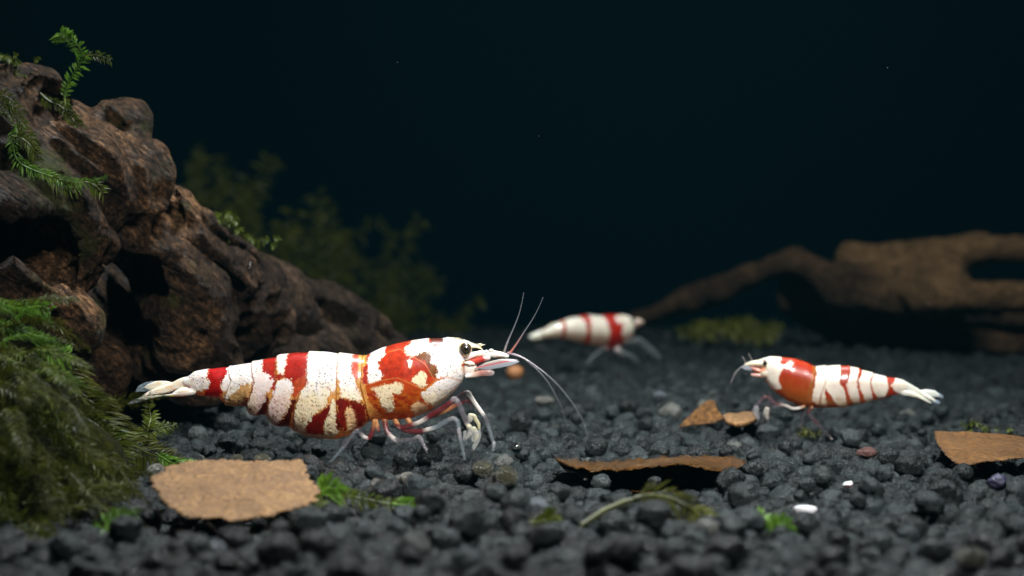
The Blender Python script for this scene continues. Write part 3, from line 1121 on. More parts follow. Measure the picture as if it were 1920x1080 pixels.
# carapace
W(Z6((640, 290), (720, 210), (880, 165), (870, 250), (1000, 255), (1030, 160), (1200, 150), (1340, 230), (1340, 340), (1210, 420), (1240, 600), (1060, 550), (960, 570), (975, 470), (900, 400), (980, 350), (960, 325), (840, 315), (760, 345), (700, 360), (660, 320)))
B(Z6((860, 165), (1030, 165), (1015, 235), (960, 255), (880, 250), (900, 215)), BROWNR)
B(Z6((730, 350), (840, 312), (975, 330), (900, 400), (970, 480), (960, 560), (900, 520), (880, 420)), BROWN)
W(Z6((300, 320), (440, 240), (450, 350), (380, 410), (400, 490), (440, 550), (370, 600), (285, 610), (290, 500), (272, 440)))
W(Z6((683, 380), (706, 380), (722, 440), (706, 478), (685, 440)))
W(Z6((720, 560), (800, 500), (860, 510), (855, 590), (870, 640), (830, 655), (740, 610)), CREAM)
W(Z6((320, 660), (480, 625), (600, 605), (640, 640), (610, 720), (530, 700), (530, 780), (555, 840), (500, 910), (420, 850), (390, 740)), CREAM)
W(Z6((1000, 575), (1060, 550), (1235, 600), (1190, 700), (1100, 790), (960, 860), (880, 820), (830, 760), (810, 700), (860, 670)))
B(Z6((1180, 690), (1220, 610), (1240, 640), (1120, 800), (960, 900), (900, 890), (960, 850), (1100, 760)), (0.62, 0.36, 0.24))
L.append((Z6((700, 830), (790, 785), (870, 840), (880, 930), (760, 970), (720, 890)), TAN, 0.8, mottle))
B(Z6((180, 340), (240, 350), (232, 640), (310, 800), (440, 975), (400, 1000), (290, 985), (250, 800), (195, 640)), AMBER)
B(Z6((232, 480), (285, 450), (290, 560), (282, 620), (240, 640)), (0.52, 0.05, 0.03))


def carapace_lines(p):
    """thin pale ridge lines of the carapace"""
    def f(x, y, pts):
        rgb, wht = p(x, y, pts)
        for pl, c, wd in CLINES:
            pl = np.array(pl)
            best = np.full(len(x), 1e9)
            for a, b in zip(pl[:-1], pl[1:]):
                ab = b - a
                t = np.clip(((x - a[0]) * ab[0] + (y - a[1]) * ab[1]) / (ab @ ab), 0, 1)
                best = np.minimum(best, np.hypot(x - a[0] - t * ab[0], y - a[1] - t * ab[1]))
            k = np.exp(-(best / wd) ** 2)[:, None] * 0.8
            rgb = rgb * (1 - k) + np.array(c) * k
            wht = np.maximum(wht, k[:, 0] * 1.1)
        return rgb, wht
    return f


CLINES = [(Z6((230, 640), (400, 590), (580, 560), (700, 610), (800, 655), (870, 665), (930, 600), (1000, 570), (1060, 550), (1220, 598)), (0.62, 0.24, 0.06), 0.9),
          (Z6((480, 320), (600, 290), (700, 340), (850, 430), (910, 520), (945, 590)), (0.6, 0.22, 0.07), 0.8),
          (Z6((985, 352), (1030, 345), (1100, 368), (1150, 340), (1170, 310)), (0.5, 0.36, 0.2), 0.7),
          (Z6((1215, 400), (1205, 470), (1222, 600)), (0.55, 0.4, 0.2), 0.8)]

seams = [Z6((222, 345), (225, 400), (215, 640), (260, 800), (290, 960), (290, 1010)), ZA((1166, 110), (1168, 400), (1165, 600), (1175, 780), (1230, 890), (1240, 960)),
         ZA((862, 90), (870, 330), (860, 420), (800, 490), (740, 680), (700, 890), (700, 990)), ZA((540, 130), (555, 330), (550, 490), (490, 600), (450, 720), (440, 880)),
         ZA((285, 210), (320, 360), (335, 400), (300, 530), (235, 670), (225, 780)), ZA((55, 240), (75, 350), (100, 385), (60, 480), (20, 590), (0, 680))]
top1 = ZT((860, 465), (950, 420), (1020, 370), (1090, 318), (1200, 295), (1350, 270), (1660, 238)) + [(432, 688), (472, 680)] + [(475, 679), (521, 668), (524, 666), (550, 662), (579, 660.5), (583, 660), (610, 660), (635, 663), (660, 664.5), (679, 666), (684, 669), (700, 660), (715, 652.5), (740, 644.5), (770, 638), (800, 634.5), (838, 633.5), (856, 636), (867, 640), (874, 645)]
bot1 = ZT((860, 530), (950, 560), (1000, 600), (1110, 690), (1130, 710), (1250, 725), (1480, 735)) + [(414, 748), (420, 757), (436, 761), (455, 760), (463, 762), (467, 775), (480, 780), (492, 777), (502, 779), (508, 792), (522, 799), (540, 799), (549, 805), (575, 817), (600, 822), (630, 823), (650, 817), (664, 807), (680, 800), (692, 789), (702, 785), (727, 787), (750, 786), (773, 783), (807, 770), (830, 752), (850, 735), (866, 716), (874, 706)]
wid1 = [(338, 6), (345, 10), (364, 17), (400, 27), (430, 30), (470, 38), (520, 46), (580, 54), (640, 56), (680, 53), (700, 54), (760, 60), (810, 56), (850, 43), (874, 28)]

HERO = empty('shrimp', P(690, 870, 12), 'large sharp red and white banded shrimp facing right in the foreground', 'shrimp', 'red and white shrimps on the gravel')
fr = Frame(12.0)
body_painter = carapace_lines(polypaint(L, base_main, dots=dots_main(), seed=3, fringe=True))
build_body(fr, HERO, top1, bot1, wid1, seams, body_painter, 560, 190, 70, step=2.1, facing=1)

GL = lambda c, a: (*c, a)
PURP = GL((0.19, 0.17, 0.19), 0.18)
CLR = GL((0.28, 0.34, 0.38), 0.15)
LRED = GL((0.14, 0.016, 0.02), 0.45)
LWHT = GL((0.68, 0.63, 0.58), 0.6)
JNT = GL((0.46, 0.42, 0.43), 0.3)
LAMB = GL((0.50, 0.22, 0.08), 0.6)


def leg(fr, parent, pts, rad, cols, dep, name='leg'):
    """pts in photo px; dep: depth in px at start and end"""
    pts = np.array(pts, float)
    # swell each joint a little
    dps = np.linspace(dep[0], dep[1], len(pts))
    w_ = fr(pts[:, 0], pts[:, 1], dps)
    V, F, C = tube(w_, np.array(rad) * 0.78 * fr.u, 12, cols=cols, n=(len(pts) - 1) * 6 + 1)
    return obj(name, V, F, M['glassy'], parent=parent, paint=C)


leg(fr, HERO, Z2((290, 778), (340, 762), (380, 748), (405, 735), (440, 712), (520, 662), (560, 632), (580, 612), (603, 632), (622, 680), (645, 735), (662, 765)), [5, 6, 6, 6, 6.5, 7, 6.5, 6.4, 6.2, 6, 6, 5.5],
    [LRED, LRED, LWHT, LWHT, LRED, LRED, LRED, JNT, PURP, PURP, PURP, LWHT], (-34, -58))
leg(fr, HERO, Z2((255, 765), (300, 790), (340, 797), (400, 795), (435, 785), (480, 770), (540, 735), (575, 722), (597, 738), (604, 770), (606, 795), (622, 870), (640, 948)), [5, 5.5, 5.5, 6, 5.5, 5.5, 5.2, 5.2, 5, 4.6, 5, 4, 2.6],
    [LRED, LRED, LRED, LRED, LWHT, CLR, CLR, JNT, CLR, CLR, JNT, CLR, CLR], (-30, -55))
leg(fr, HERO, Z2((190, 745), (196, 775), (210, 805), (240, 835), (265, 845), (300, 845), (350, 838), (380, 822), (400, 838), (412, 865), (428, 900), (434, 912), (462, 965), (495, 1022)), [6, 6, 6, 6, 5.8, 5.2, 5, 5.4, 5, 4.6, 5.2, 4.2, 3.4, 2.2],
    [LRED, LRED, LRED, LWHT, PURP, PURP, PURP, JNT, PURP, PURP, JNT, CLR, CLR, CLR], (-30, -70))
leg(fr, HERO, Z2((540, 680), (590, 630), (625, 605), (650, 597), (668, 622), (700, 670), (728, 708), (745, 730), (755, 752), (775, 810), (792, 870), (798, 880), (790, 922)), [6, 6, 6, 6, 5.5, 5.2, 5.2, 5, 4.6, 4, 3.8, 4.2, 2.4],
    [PURP, PURP, LRED, JNT, LWHT, LWHT, LWHT, PURP, PURP, CLR, CLR, JNT, CLR], (38, 20))
leg(fr, HERO, Z2((430, 735), (520, 700), (600, 660), (650, 645), (670, 690)), [5, 5.5, 5, 4, 3], [LRED, LAMB, LRED, LRED, PURP], (30, 40))
leg(fr, HERO, [(704, 786), (701, 806), (694, 818), (686, 816), (678, 808), (672, 803), (664, 812), (650, 832), (646, 836), (625, 860), (599, 886)], [5, 5.5, 5.5, 5, 4.6, 5, 4.2, 4.2, 4, 3.2, 2], [LAMB, LRED, LRED, LWHT, PURP, PURP, PURP, PURP, CLR, CLR, CLR], (-32, -50))
# swimmer stubs tucked under the body
for k, (a, b) in enumerate([((705, 786), (712, 806)), ((722, 786), (728, 802)), ((742, 786), (752, 800)), ((765, 784), (776, 796))]):
    leg(fr, HERO, [a, ((a[0] + b[0]) / 2 - 1, (a[1] + b[1]) / 2), b], [7, 6, 4], [LAMB, LAMB, LRED], (-20, -24), 'leg_base')
# feeding claw: pale knuckle and clear tufts
CLAW = obj('claw', *ball(fr(883, 778, -58), 6.5 * fr.u, 16, 12, (0.85, 0.8, 1.25)), M['glassy'], parent=HERO, paint=np.tile([0.62, 0.60, 0.52, 0.4], (17 * 12 + 4, 1))[:16 * 13])
YEL = GL((0.60, 0.56, 0.36), 0.45)
TUFT = GL((0.50, 0.50, 0.46), 0.34)
leg(fr, CLAW, Z4((735, 440), (780, 450), (800, 490), (830, 540), (835, 590)), [4, 5, 4.6, 4.4, 3], [YEL, YEL, YEL, YEL, YEL], (-60, -60), 'finger')
leg(fr, CLAW, Z4((720, 560), (745, 600), (730, 650), (690, 700)), [7, 7.5, 7, 3], [YEL, TUFT, TUFT, TUFT], (-62, -62), 'finger')
leg(fr, CLAW, Z4((770, 590), (800, 640), (805, 690), (780, 740)), [7, 7, 6, 3], [YEL, TUFT, YEL, TUFT], (-56, -58), 'finger')
for pl in (Z4((660, 620), (700, 600), (720, 680), (690, 740), (655, 720)), Z4((790, 600), (850, 590), (858, 680), (830, 760), (770, 845), (755, 790), (790, 720)), Z4((720, 640), (780, 620), (800, 700), (760, 740))):
    V, F, A = lens(pl, 2.2, fr, -58)
    obj('tuft', V, F, M['glassy'], parent=CLAW, paint=np.tile([0.46, 0.47, 0.45, 0.28], (len(V), 1)))


def blade(fr, parent, poly, thick, dep, name, col, a=1.0, dfun=None, mat_='shell', shade=None):
    V, F, A = lens(poly, thick, fr, dep, dfun=dfun)
    C = np.tile([*col, a], (len(V), 1))
    if shade: C = shade(A, C)
    return obj(name, V, F, M[mat_], parent=parent, paint=C)


def tail_shade(A, C):
    n = vnoise(A * [0.3, 1, 1], 0.35, 8)
    t = np.clip(n * 0.9 + 0.1, 0, 1)[:, None]
    C[:, :3] = C[:, :3] * (1 - t) + np.array([0.74, 0.50, 0.28]) * t
    return C


def fringe_shade(A, C):
    n = vnoise(A * [0.12, 1.4, 1], 0.9, 9)
    C[:, 3] = np.clip(C[:, 3] + 0.22 * n, 0.02, 1)
    return C


TW = (0.88, 0.85, 0.76)
blade(fr, HERO, ZT((225, 600), (300, 535), (420, 485), (520, 476), (620, 482), (760, 515), (700, 545), (560, 600), (440, 640), (300, 625)), 2.2, 10, 'tail_blade', TW, shade=tail_shade)
blade(fr, HERO, ZT((95, 665), (150, 560), (260, 505), (400, 482), (330, 540), (280, 600), (330, 625), (420, 640), (260, 650)), 1.2, 11, 'tail_fringe', (0.34, 0.44, 0.50), 0.30, mat_='glassy', shade=fringe_shade)
blade(fr, HERO, ZT((180, 745), (350, 635), (550, 555), (740, 490), (850, 430), (960, 400), (1060, 400), (1080, 540), (960, 590), (860, 610), (640, 675), (420, 718)), 7, -2, 'tail_spine', (0.88, 0.82, 0.70), shade=tail_shade)
blade(fr, HERO, ZT((560, 700), (740, 672), (800, 620), (890, 570), (980, 560), (1060, 590), (1150, 630), (1110, 690), (940, 722), (740, 725)), 9, -13, 'tail_blade', (0.86, 0.82, 0.76), shade=tail_shade)
blade(fr, HERO, ZT((150, 765), (300, 725), (450, 705), (640, 688), (760, 680), (700, 720), (560, 712), (440, 745), (260, 790)), 2.0, -12, 'tail_blade', (0.88, 0.82, 0.68), shade=tail_shade)
blade(fr, HERO, ZT((5, 853), (90, 790), (180, 750), (420, 700), (330, 765), (210, 808), (100, 838)), 1.4, -11, 'tail_fringe', (0.50, 0.58, 0.62), 0.34, mat_='glassy', shade=fringe_shade)

# head: eye, beak, feelers, mouth parts
V, F = ball(fr(873.5, 652.5, -33), 11.2 * fr.u, 32, 22, (1, .8, 1))
EYE = obj('eye', V, F, M['eye'], parent=HERO)
V, F = ball(fr(874.5, 652.3, -39.6), 4.6 * fr.u, 24, 16, (1, .6, 1))
obj('pupil', V, F, M['pupil'], parent=EYE)
V, F = ball(fr(872.5, 653.2, -27), 13.2 * fr.u, 32, 20, (1, .75, 1.0))
obj('eye_stalk', V, F, M['shell'], parent=HERO, paint=np.tile([0.66, 0.5, 0.26, 1], (len(V), 1)))
V, F = ball(fr(873.5, 652.5, 26), 11 * fr.u, 20, 14, (1, .8, 1))
obj('eye', V, F, M['eye'], parent=HERO)
p = Z6((1120, 225), (1240, 235), (1300, 255), (1360, 268), (1412, 292))
V, F, C = tube(fr(*np.array(p).T, np.zeros(5)), np.array([5, 6, 4.4, 2.6, 0.7]) * fr.u, 10, cols=[GL(WHITE, 1)] * 3 + [GL(CREAM, 1)] * 2)
BEAK = obj('beak', V, F, M['shell'], parent=HERO, paint=C)
for k in range(16):
    t = k / 15
    x = 1040 + 345 * t
    y = np.interp(x, [1040, 1150, 1230, 1320, 1390], [182, 190, 215, 250, 262])
    l = 16 + 10 * random.random() + (14 if k > 12 else 0)
    p = np.array(Z6((x, y + 4), (x + l * .9, y - l * .35), (x + l * 1.7, y - l * .42 - 2)))
    V, F, C = tube(fr(p[:, 0], p[:, 1], np.zeros(3)), np.array([1.0, .8, .3]) * fr.u, 6, n=7, cols=[GL(CREAM, 1)] * 3)
    obj('tooth', V, F, M['shell'], parent=BEAK, paint=C)
for sgn, dep in ((-1, -16), (1, 16)):
    pp = np.array(Z6((1190, 385), (1260, 368), (1330, 345), (1400, 335), (1440, 345), (1530, 340), (1600, 345), (1668, 358)))
    cc = [GL(WHITE, 1)] * 3 + [GL((0.8, 0.7, 0.66), 1)] * 2 + [GL(WHITE, 1)] * 3
    V, F, C = tube(fr(pp[:, 0], pp[:, 1], np.linspace(dep, dep * .7, 8)), np.array([4, 5.5, 5, 5.6, 5.4, 6, 5.2, 2.6]) * fr.u, 12, cols=cc)
    V += (vnoise(V, 26, 77) * 0.004)[:, None] * np.array([0, -.4, 1])
    obj('feeler_base', V, F, M['shell'], parent=HERO, paint=C)
for (x, y, r_) in ((1415, 322, 3.4), (1450, 312, 3.8), (1500, 302, 4.2), (1540, 318, 3)):
    q = Z6((x, y))[0]
    V, F = ball(fr(q[0], q[1], -15), r_ * fr.u, 12, 8, (1.2, 1, .8))
    obj('feeler_knob', V, F, M['shell'], parent=HERO, paint=np.tile([*WHITE, 1], (len(V), 1)))
pp = np.array(Z6((1290, 425), (1350, 405), (1420, 385), (1480, 375)))
V, F, C = tube(fr(pp[:, 0], pp[:, 1], np.full(4, -17)), np.array([6, 6.4, 6, 4]) * fr.u, 12, cols=[GL(SALM, 1), GL((0.5, 0.06, 0.04), 1), GL((0.42, 0.03, 0.025), 1), GL(PINKW, 1)])
obj('feeler_base', V, F, M['shell'], parent=HERO, paint=C)


def scale_shade(A, C):
    # red stripe and yellow vein running along the clear scale
    x, y = A[:, 0], A[:, 1]
    yl = 690 + (x - 893) * (672.5 - 690) / (974 - 893)
    k = np.exp(-((y - yl + 2) / 1.8) ** 2)[:, None]
    C = C * (1 - k) + np.array([0.42, 0.03, 0.03, 0.85]) * k
    k = np.exp(-((y - yl + 6.5) / 1.5) ** 2)[:, None] * 0.7
    return C * (1 - k) + np.array([0.5, 0.36, 0.16, 0.6]) * k


blade(fr, HERO, Z6((1330, 480), (1450, 415), (1600, 380), (1780, 400), (1785, 412), (1720, 445), (1600, 470), (1450, 495)), 3.2, -24, 'feeler_scale', (0.45, 0.50, 0.55), 0.42, mat_='glassy', shade=scale_shade)
blade(fr, HERO, Z6((1400, 470), (1500, 430), (1650, 390), (1770, 402), (1700, 440), (1580, 465)), 3.0, 14, 'feeler_scale', (0.5, 0.42, 0.42), 0.42, mat_='glassy')
blade(fr, HERO, Z6((1200, 470), (1215, 410), (1290, 400), (1350, 440), (1370, 490), (1350, 530), (1250, 572), (1215, 540)), 13, -10, 'cheek', (0.80, 0.70, 0.64), shade=tail_shade)
blade(fr, HERO, Z6((1220, 420), (1280, 400), (1330, 415), (1345, 440), (1280, 455)), 8, -20, 'cheek', WHITE)
pp = np.array(Z6((1250, 555), (1330, 545), (1400, 525), (1470, 518), (1515, 525)))
V, F, C = tube(fr(pp[:, 0], pp[:, 1], np.full(5, -20)), np.array([4, 5, 6.5, 6.8, 5]) * fr.u, 12, cols=[GL(WHITE, .9), GL((0.62, 0.45, 0.36), .7), GL((0.45, 0.2, 0.16), .6), GL((0.5, 0.3, 0.26), .4), GL((0.5, 0.45, 0.45), .3)])
obj('mouth_leg', V, F, M['glassy'], parent=HERO, paint=C)
V, F, C = tube(fr(pp[:, 0], pp[:, 1] + 1, np.full(5, 6)), np.array([4, 5, 6, 6, 4]) * fr.u, 12, cols=[GL(WHITE, .8)] * 2 + [GL((0.45, 0.28, 0.24), .5)] * 3)
obj('mouth_leg', V, F, M['glassy'], parent=HERO, paint=C)


def antenna(fr, parent, pts, r0, r1, deps, col0, col1):
    pts = np.array(pts, float)
    n = len(pts)
    w_ = fr(pts[:, 0], pts[:, 1], np.linspace(deps[0], deps[1], n))
    t = np.linspace(0, 1, n)
    rad = (0.75 * r0 * (1 - t) ** 1.6 + 0.66 * r1) * fr.u
    V, F, C = tube(w_, rad, 6, n=n * 8, cols=[np.array(col0) * (1 - a) + np.array(col1) * a for a in np.minimum(1, t * 2.5)])
    return obj('antenna', V, F, M['glassy'], parent=parent, paint=C)


AG = GL((0.15, 0.165, 0.185), 0.5)
antenna(fr, HERO, [(945, 661), (952, 640), (963, 615), (972, 592), (978, 570), (982, 549)], 2.6, 0.75, (-10, -4), GL((.32, .29, .29), .5), AG)
antenna(fr, HERO, [(955, 663), (970, 642), (984, 620), (997, 600), (1008, 580), (1018, 557)], 2.6, 0.75, (-14, -20), GL((.5, .16, .12), .8), AG)
antenna(fr, HERO, [(952, 662), (975, 668), (999, 686), (1016, 703), (1030, 721), (1046, 750), (1055, 770), (1065, 808)], 2.4, 0.8, (-8, 25), GL((.34, .28, .30), .6), AG)
antenna(fr, HERO, [(952, 661), (980, 670), (1009, 689), (1028, 704), (1046, 721), (1066, 745), (1082, 768), (1093, 791), (1102, 820)], 2.4, 0.8, (-14, -30), GL((.34, .28, .30), .6), AG)

# --- second shrimp (right, facing left)
SH2 = empty('shrimp', P(1520, 815, 13.8), 'smaller red and white shrimp facing left towards the large one, right of centre', 'shrimp', 'red and white shrimps on the gravel')
f2 = Frame(13.8)
top2 = Z7((385, 215), (395, 185), (430, 161), (520, 163), (620, 175), (720, 208), (775, 240), (800, 236), (870, 236), (930, 232), (990, 235), (1060, 238), (1130, 258), (1140, 262), (1240, 292), (1330, 318), (1420, 328), (1480, 345), (1515, 380))
bot2 = Z7((385, 300), (395, 345), (430, 392), (480, 440), (560, 500), (680, 548), (750, 552), (850, 562), (930, 558), (1000, 555), (1090, 532), (1130, 530), (1220, 505), (1260, 492), (1330, 485), (1400, 460), (1450, 458), (1515, 435))
wid2 = [(1432, 14), (1450, 20), (1480, 25), (1520, 27), (1580, 24), (1630, 19), (1680, 12), (1703, 6)]
WH2 = (0.84, 0.77, 0.66)
L2 = []


def soft2(x, y, pts, c):
    n = vnoise(pts, 0.15, 23)
    t = np.clip((y - 738 + 6 * n) / 22, 0, 1)[:, None]
    return (c * (1 - t) + np.array([0.66, 0.46, 0.26]) * t)


def base2(x, y, pts):
    n = vnoise(pts, 0.1, 31)
    t = np.clip((y - 700 + 6 * n) / 40, 0, 1)[:, None]
    c = np.array([0.52, 0.045, 0.008]) * (1 - t) + np.array([0.42, 0.12, 0.018]) * t
    ab = np.clip((y - 738) / 15, 0, 1)[:, None]
    c2 = np.array([0.50, 0.05, 0.016]) * (1 - ab) + np.array([0.4, 0.14, 0.04]) * ab
    return np.where((x > 1526)[:, None], c2, c)


for pl in [((360, 180), (430, 140), (530, 150), (500, 205), (528, 240), (500, 290), (485, 340), (512, 400), (480, 415), (420, 400), (360, 320)),
           ((545, 225), (560, 200), (590, 195), (606, 210), (600, 235), (565, 245)),
           ((790, 220), (870, 215), (985, 215), (968, 300), (958, 370), (990, 400), (1010, 470), (1025, 540), (960, 545), (900, 470), (845, 400), (850, 470), (870, 545), (820, 545), (815, 430), (800, 530), (745, 500), (760, 400), (785, 300)),
           ((1060, 220), (1130, 240), (1110, 300), (1095, 340), (1100, 400), (1130, 520), (1085, 530), (1030, 450), (1012, 375), (1045, 310)),
           ((1160, 255), (1240, 280), (1205, 340), (1200, 380), (1230, 490), (1180, 510), (1120, 410), (1108, 345), (1135, 310)),
           ((1250, 285), (1335, 310), (1350, 400), (1325, 470), (1275, 480), (1225, 430), (1205, 360), (1225, 315)),
           ((1420, 315), (1540, 340), (1540, 460), (1440, 460), (1395, 420), (1365, 385), (1400, 350))]:
    L2.append((Z7(*pl), WH2, 1.0, soft2))
L2.append((Z7((760, 240), (790, 240), (760, 380), (745, 520), (780, 560), (690, 560), (690, 490)), (0.5, 0.17, 0.04), 0, mottle))
seams2 = [Z7((785, 225), (760, 350), (710, 470), (680, 560)), Z7((875, 220), (850, 350), (815, 450), (810, 560)), Z7((990, 220), (965, 370), (1010, 440), (1035, 560)), Z7((1060, 220), (1012, 370), (1040, 460), (1090, 550)), Z7((1150, 240), (1105, 340), (1130, 430), (1180, 530)), Z7((1245, 280), (1205, 350), (1235, 450), (1280, 500)), Z7((1335, 300), (1350, 400), (1325, 490))]
build_body(f2, SH2, top2, bot2, wid2, seams2, polypaint(L2, base2, jag=1.2, jf=0.4, seed=13), 300, 100, 50, step=1.3, facing=-1, relief=0.4)
V, F = ball(f2(1432.5, 680, -15), 4.6 * f2.u, 18, 12)
obj('eye', V, F, M['pupil'], parent=SH2)
V, F = ball(f2(1432.5, 680, 13), 4.6 * f2.u, 18, 12)
obj('eye', V, F, M['pupil'], parent=SH2)


def ptube(f_, parent, name, pts, rad, cols, dep=0.0, m='glassy'):
    pts = np.array(pts, float)
    V, F, C = tube(f_(pts[:, 0], pts[:, 1], np.full(len(pts), float(dep))), np.array(rad) * (0.75 if name in ('leg', 'antenna') else 1.0) * f_.u, 10, cols=cols)
    return obj(name, V, F, M[m], parent=parent, paint=C)


ptube(f2, SH2, 'feeler_base', Z7((395, 225), (350, 212), (290, 215), (240, 222)), [6, 6, 5, 2], [GL((.8, .68, .5), 1)] * 4, -9, 'shell')
ptube(f2, SH2, 'feeler_base', Z7((395, 225), (350, 214), (290, 219), (240, 228)), [6, 6, 5, 2], [GL((.8, .68, .5), 1)] * 4, 8, 'shell')
ptube(f2, SH2, 'mouth_leg', Z7((395, 270), (360, 275), (320, 262), (275, 245)), [7, 6, 4.5, 2.5], [GL((.66, .35, .22), 1), GL((.6, .2, .1), 1), GL((.55, .16, .1), .9), GL((.5, .2, .2), .7)], -8)
ptube(f2, SH2, 'cheek', Z7((400, 290), (370, 290), (345, 300)), [9, 8, 4], [GL((.8, .64, .5), 1)] * 3, -8, 'shell')
ptube(f2, SH2, 'mouth_leg', Z7((370, 310), (320, 305), (285, 300)), [4, 3.6, 3], [GL((.6, .3, .25), .8)] * 3, -8)
blade(f2, SH2, Z7((195, 240), (240, 222), (300, 245), (290, 270), (230, 262)), 2.0, -9, 'feeler_scale', (0.5, 0.55, 0.62), 0.4, mat_='glassy')
ptube(f2, SH2, 'beak', Z7((440, 172), (390, 180), (350, 186)), [3, 2, .6], [GL(WH2, 1)] * 3, 0, 'shell')
for pts, dep in ((((300, 215), (285, 180), (262, 135)), -8), (((245, 220), (232, 190), (212, 160)), -8), (((240, 225), (190, 250), (150, 300), (120, 370)), -10)):
    ptube(f2, SH2, 'antenna', Z7(*pts), [1.2] + [.8] * (len(pts) - 2) + [.5], [GL((.4, .35, .35), .8)] * len(pts), dep)
C2 = GL((.20, .16, .19), .1)
for pts, rad, cols, dep in [
    (((750, 545), (735, 575), (715, 590), (745, 630), (775, 665), (830, 720), (880, 775), (905, 800)), [3, 3.4, 3, 3, 3, 2.6, 2.2, 1.6], [LAMB, LRED, LRED, C2, LRED, C2, C2, LWHT], -18),
    (((690, 545), (640, 560), (590, 560), (550, 540), (480, 525), (430, 500), (420, 470)), [4, 4, 4, 4, 4, 4, 3], [LAMB, LWHT, LWHT, LWHT, LRED, C2, LRED], -18),
    (((420, 470), (400, 540), (375, 620), (340, 735)), [3, 3, 2.8, 1.6], [C2] * 4, -20),
    (((600, 560), (500, 540), (410, 480), (340, 540), (290, 600)), [3, 3.5, 3.2, 3, 2], [LRED, C2, LRED, C2, C2], 14),
    (((660, 550), (560, 545), (450, 560), (430, 620), (420, 690)), [3, 3.5, 3.2, 2.6, 1.6], [LRED, C2, C2, C2, C2], 6),
    (((700, 550), (705, 600), (690, 700), (680, 780)), [3, 3, 2.6, 1.4], [LRED, C2, C2, C2], 14)]:
    ptube(f2, SH2, 'leg', Z7(*pts), rad, cols, dep)
ptube(f2, SH2, 'claw', Z7((400, 560), (390, 600), (400, 640)), [5, 6, 3], [GL((.5, .46, .4), .5)] * 3, -20)
ptube(f2, SH2, 'claw', Z7((330, 560), (325, 605), (345, 650)), [5, 6, 3], [GL((.36, .36, .38), .36)] * 3, 6)
blade(f2, SH2, Z7((1480, 350), (1530, 375), (1620, 430), (1700, 480), (1750, 518), (1740, 526), (1660, 490), (1560, 450), (1470, 425), (1440, 400)), 3, -3, 'tail_spine', TW)
blade(f2, SH2, Z7((1440, 430), (1480, 420), (1560, 440), (1650, 490), (1700, 525), (1690, 532), (1600, 485), (1500, 465), (1450, 460)), 3, -8, 'tail_blade', WH2)
blade(f2, SH2, Z7((1590, 430), (1660, 420), (1730, 428), (1775, 470), (1765, 482), (1700, 478), (1640, 455)), 2, 5, 'tail_blade', TW)
blade(f2, SH2, Z7((1720, 440), (1770, 450), (1800, 480), (1775, 488), (1740, 475)), 1, 6, 'tail_fringe', (0.45, 0.6, 0.75), .3, mat_='glassy')
blade(f2, SH2, Z7((1690, 500), (1740, 500), (1765, 520), (1750, 530), (1710, 525)), 1, -4, 'tail_fringe', (0.45, 0.6, 0.75), .3, mat_='glassy')

# --- third shrimp (behind, facing right, soft)
SH3 = empty('shrimp', P(1130, 690, 21.5), 'blurred red and white shrimp far behind near the tip of the branch', 'shrimp', 'red and white shrimps on the gravel')
f3 = Frame(21.5, math.radians(20), (1110, 640))
top3 = Z8((300, 440), (350, 415), (420, 365), (510, 338), (640, 296), (800, 276), (940, 284), (1060, 270), (1180, 272), (1245, 290), (1285, 340))
bot3 = Z8((300, 520), (400, 520), (500, 515), (640, 555), (800, 600), (940, 630), (1060, 650), (1150, 625), (1220, 590), (1285, 500))
top3 = [(x, 636 + (y - 636) * .95) for x, y in top3]
bot3 = [(x, 636 + (y - 636) * .84) for x, y in bot3]
wid3 = [(1010, 8), (1050, 17), (1100, 25), (1150, 27), (1180, 20), (1190, 12)]
L3 = []


def base3(x, y, pts):
    return np.tile(np.array([0.50, 0.022, 0.010]), (len(x), 1))


def soft3(x, y, pts, c):
    t = np.clip((y - 615) / 30, 0, 1)[:, None]
    return c * (1 - t) + np.array([0.6, 0.4, 0.26]) * t


for pl in [((280, 400), (500, 330), (505, 530), (280, 540)), ((535, 330), (680, 280), (730, 340), (745, 450), (730, 600), (530, 540)), ((800, 250), (900, 265), (950, 300), (985, 460), (975, 640), (800, 620), (780, 450)), ((1150, 250), (1300, 270), (1300, 600), (1200, 600), (1150, 560), (1110, 470), (1130, 400), (1125, 310)), ((1060, 310), (1100, 295), (1130, 340), (1100, 390), (1060, 350))]:
    L3.append((Z8(*pl), (0.80, 0.76, 0.64), 0.5, soft3))
build_body(f3, SH3, top3, bot3, wid3, [Z8((520, 300), (520, 560)), Z8((690, 270), (770, 420), (740, 620)), Z8((790, 250), (790, 640)), Z8((950, 260), (985, 450), (975, 660))], polypaint(L3, base3, jag=1, jf=.4, seed=17), 160, 50, 36, step=1.0, facing=1, relief=0.3)
blade(f3, SH3, Z8((175, 500), (200, 480), (300, 440), (380, 420), (380, 520), (300, 535), (210, 545), (185, 530)), 4, 0, 'tail_blade', (0.84, 0.80, 0.66))
ptube(f3, SH3, 'feeler_base', Z8((1265, 390), (1320, 365), (1375, 372)), [8, 7, 4], [GL((.75, .6, .5), 1)] * 3, -8, 'shell')
ptube(f3, SH3, 'feeler_base', Z8((1265, 400), (1320, 400), (1360, 420)), [6, 5, 3], [GL((.6, .3, .22), 1)] * 3, 6, 'shell')
V, F = ball(f3(*Z8((1262, 345))[0], -14), 4.5 * f3.u, 14, 10)
obj('eye', V, F, M['pupil'], parent=SH3)
CL3 = GL((.30, .33, .33), .12)
ptube(f3, SH3, 'leg', Z8((1150, 600), (1240, 570), (1330, 560), (1430, 640), (1500, 700), (1560, 750)), [4, 6, 7.5, 7.5, 6.5, 4], [CL3] * 6, -12)
